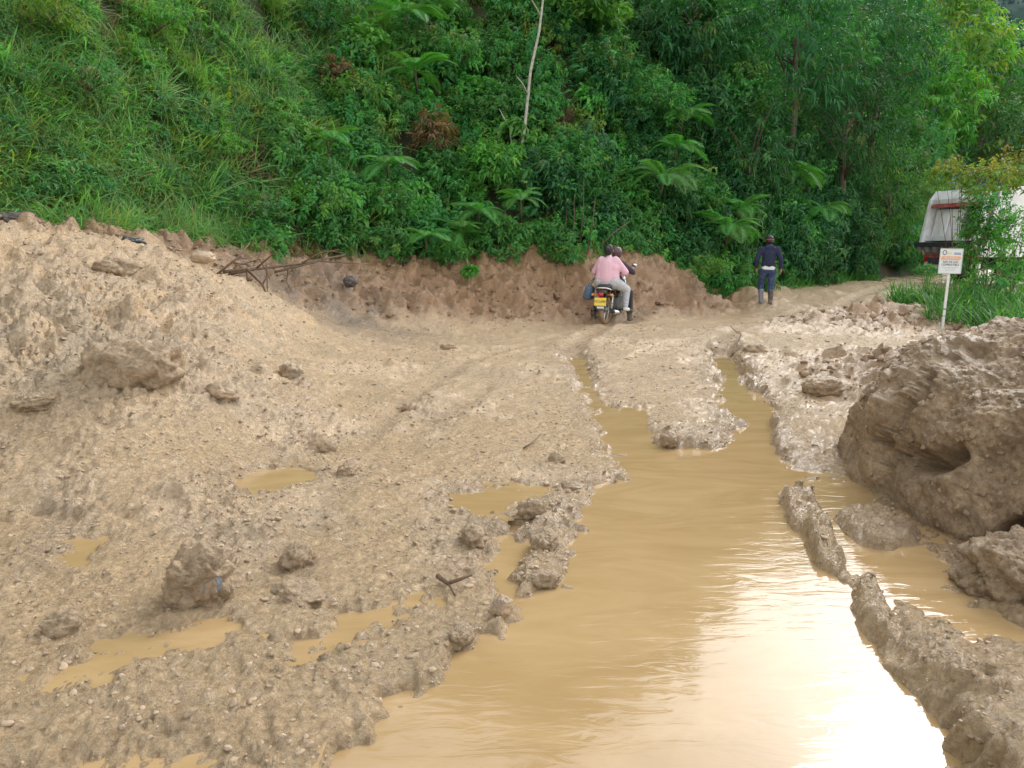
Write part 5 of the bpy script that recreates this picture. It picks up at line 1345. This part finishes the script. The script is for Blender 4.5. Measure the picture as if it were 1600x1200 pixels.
# ---- warning sign on a post
SB = at(1472, 520, 13.5)
sg = obj('warning_sign', None, label='small white warning sign on a thin white post in the grass', cat='sign', loc=tuple(SB), rotz=R(-10))
top = at(1476, 408, 13.5) - SB; hz = top[2]
sg.rotation_euler = (0, R(0.9), R(-14))
sg.scale = (.86, .86, 1.0)
MB().box((0, .022, hz * .5), (.045, .045, hz + .36)).build('post', M['post'], sg)
MB().torus((0, .022, .42), .034, .008, 'z', 14, 6).build('tie_band', M['dark_steel'], sg)
MB().torus((0, .022, .30), .034, .006, 'z', 14, 6).build('tie_band', M['grey_steel'], sg)
pn = MB().box((0, -.008, hz), (.42, .012, .43), bev=.004).build('panel', M['sign_white'], sg)
MB().box((0, -.0165, hz + .21), (.42, .006, .012)).box((0, -.0165, hz - .21), (.42, .006, .012)).box((-.205, -.0165, hz), (.012, .006, .408)).box((.205, -.0165, hz), (.012, .006, .408)).build('panel_border', M['sign_edge'], pn)
yq = -.0165
MB().torus((-.125, yq, hz + .145), .034, .006, 'y', 24, 6, .3).build('emblem', M['ink'], pn)
for k in range(2): MB().box((-.035, yq + .001, hz + .150 - .026 * k), (.085, .003, .014)).build('faded_print', M['sign_yellow'], pn)
for k in range(2): MB().box((.105 + .008 * k, yq + .001, hz + .140 - .022 * k), (.125, .003, .012)).build('blue_print', M['sign_blue'], pn)
MB().box((0, yq + .001, hz + .052), (.29, .003, .066), bev=.001).build('orange_band', M['sign_orange'], pn)
for sx in (-1, 1): cyl(MB(), (sx * .145, yq + .001, hz + .052), .036, .004, 'y', 20).build('orange_dot', M['sign_orange'], pn)
text('PELIGRO', .062, (0, yq - .003, hz + .052), (R(90), 0, 0), M['sign_white'], pn)
text('RED DE GAS', .05, (0, yq, hz - .015), (R(90), 0, 0), M['ink'], pn)
text('COMBUSTIBLE', .05, (0, yq, hz - .062), (R(90), 0, 0), M['ink'], pn)
for k, w in enumerate((.28, .20, .16)): MB().box((0, yq + .001, hz - .105 - .028 * k), (w, .003, .011)).build('small_print', M['sign_edge'], pn)

# ---- dead branches on the bank, sticks in the mud
def stick(label, pts, r, cat='branch', m='twig', group=None, kids=()):
    P = [np.array(p, float) for p in pts]; b0 = P[0]
    o = MB().tube([p - b0 for p in P], np.linspace(r, r * .45, len(P)), 7).build('branch', M[m], None, sm=True, label=label, cat=cat, group=group, loc=tuple(b0))
    for kp in kids:
        MB().tube([np.array(p) - b0 for p in kp], np.linspace(r * .5, r * .2, len(kp)), 5).build('twig', M['twig'], o, sm=True)
    return o
Yb = 12.2
A = lambda u, v, Y=Yb: at(u, v, Y)
stick('long dead branch lying along the top of the earth bank', [A(345, 430, 11.6), A(400, 420, 12.3), A(470, 412, 13.2), A(540, 398, 14.2)], .032, kids=[[A(470, 412, 13.2), A(500, 395, 13.4), A(530, 390, 13.6)], [A(400, 420, 12.3), A(425, 398, 12.2), A(440, 392, 12.2)]])
stick('dark dead branch arching down behind the mud crest', [A(350, 425, 11.3), A(385, 420, 11.7), A(410, 445, 11.8), A(425, 480, 11.7)], .028, kids=[[A(385, 420, 11.7), A(388, 450, 11.7), A(384, 465, 11.7)], [A(410, 445, 11.8), A(418, 430, 11.9), A(415, 408, 12)]])
stick('thin dead branch rising from the mud crest', [A(340, 428, 11.2), A(372, 402, 11.6), A(390, 380, 12.0)], .020, kids=[[A(372, 402, 11.6), A(385, 405, 11.7), A(402, 400, 11.9)]])
stick('dead branch with reddish twigs near the bank top', [A(430, 425, 12.6), A(500, 408, 13.6), A(560, 412, 14.6)], .022, kids=[[A(500, 408, 13.6), A(515, 392, 13.8), A(540, 396, 14.2)], [A(450, 420, 12.9), A(448, 440, 12.9), A(455, 455, 12.9)]])
stick('curved dead branch hooked over the dark gap behind the crest', [A(355, 432, 11.4), A(370, 415, 11.6), A(405, 405, 12), A(417, 425, 12), A(418, 470, 11.8)], .016)
def on(u, v, dz=.02):
    p = gnd(u, v, .08); return np.array([p[0], p[1], ground_z(p[0], p[1]) + dz])
stick('bent brown stick poking out of the pale mud by the pool', [on(684, 898, .03), on(700, 908, .02), on(718, 908, .045), on(738, 906, .06)], .013, 'stick', kids=[[on(700, 908, .02), on(712, 920, .0)]])
stick('short straight twig lying on the mud', [on(818, 700, .02), on(832, 693, .03), on(846, 684, .05)], .007, 'stick')
stick('dark forked stick standing in the mud beyond the ruts', [on(1142, 548, .0), on(1150, 541, .06), on(1157, 538, .08), on(1146, 530, .10), on(1141, 522, .16)], .012, 'stick', kids=[[on(1150, 540, .10), on(1158, 548, .03)]])
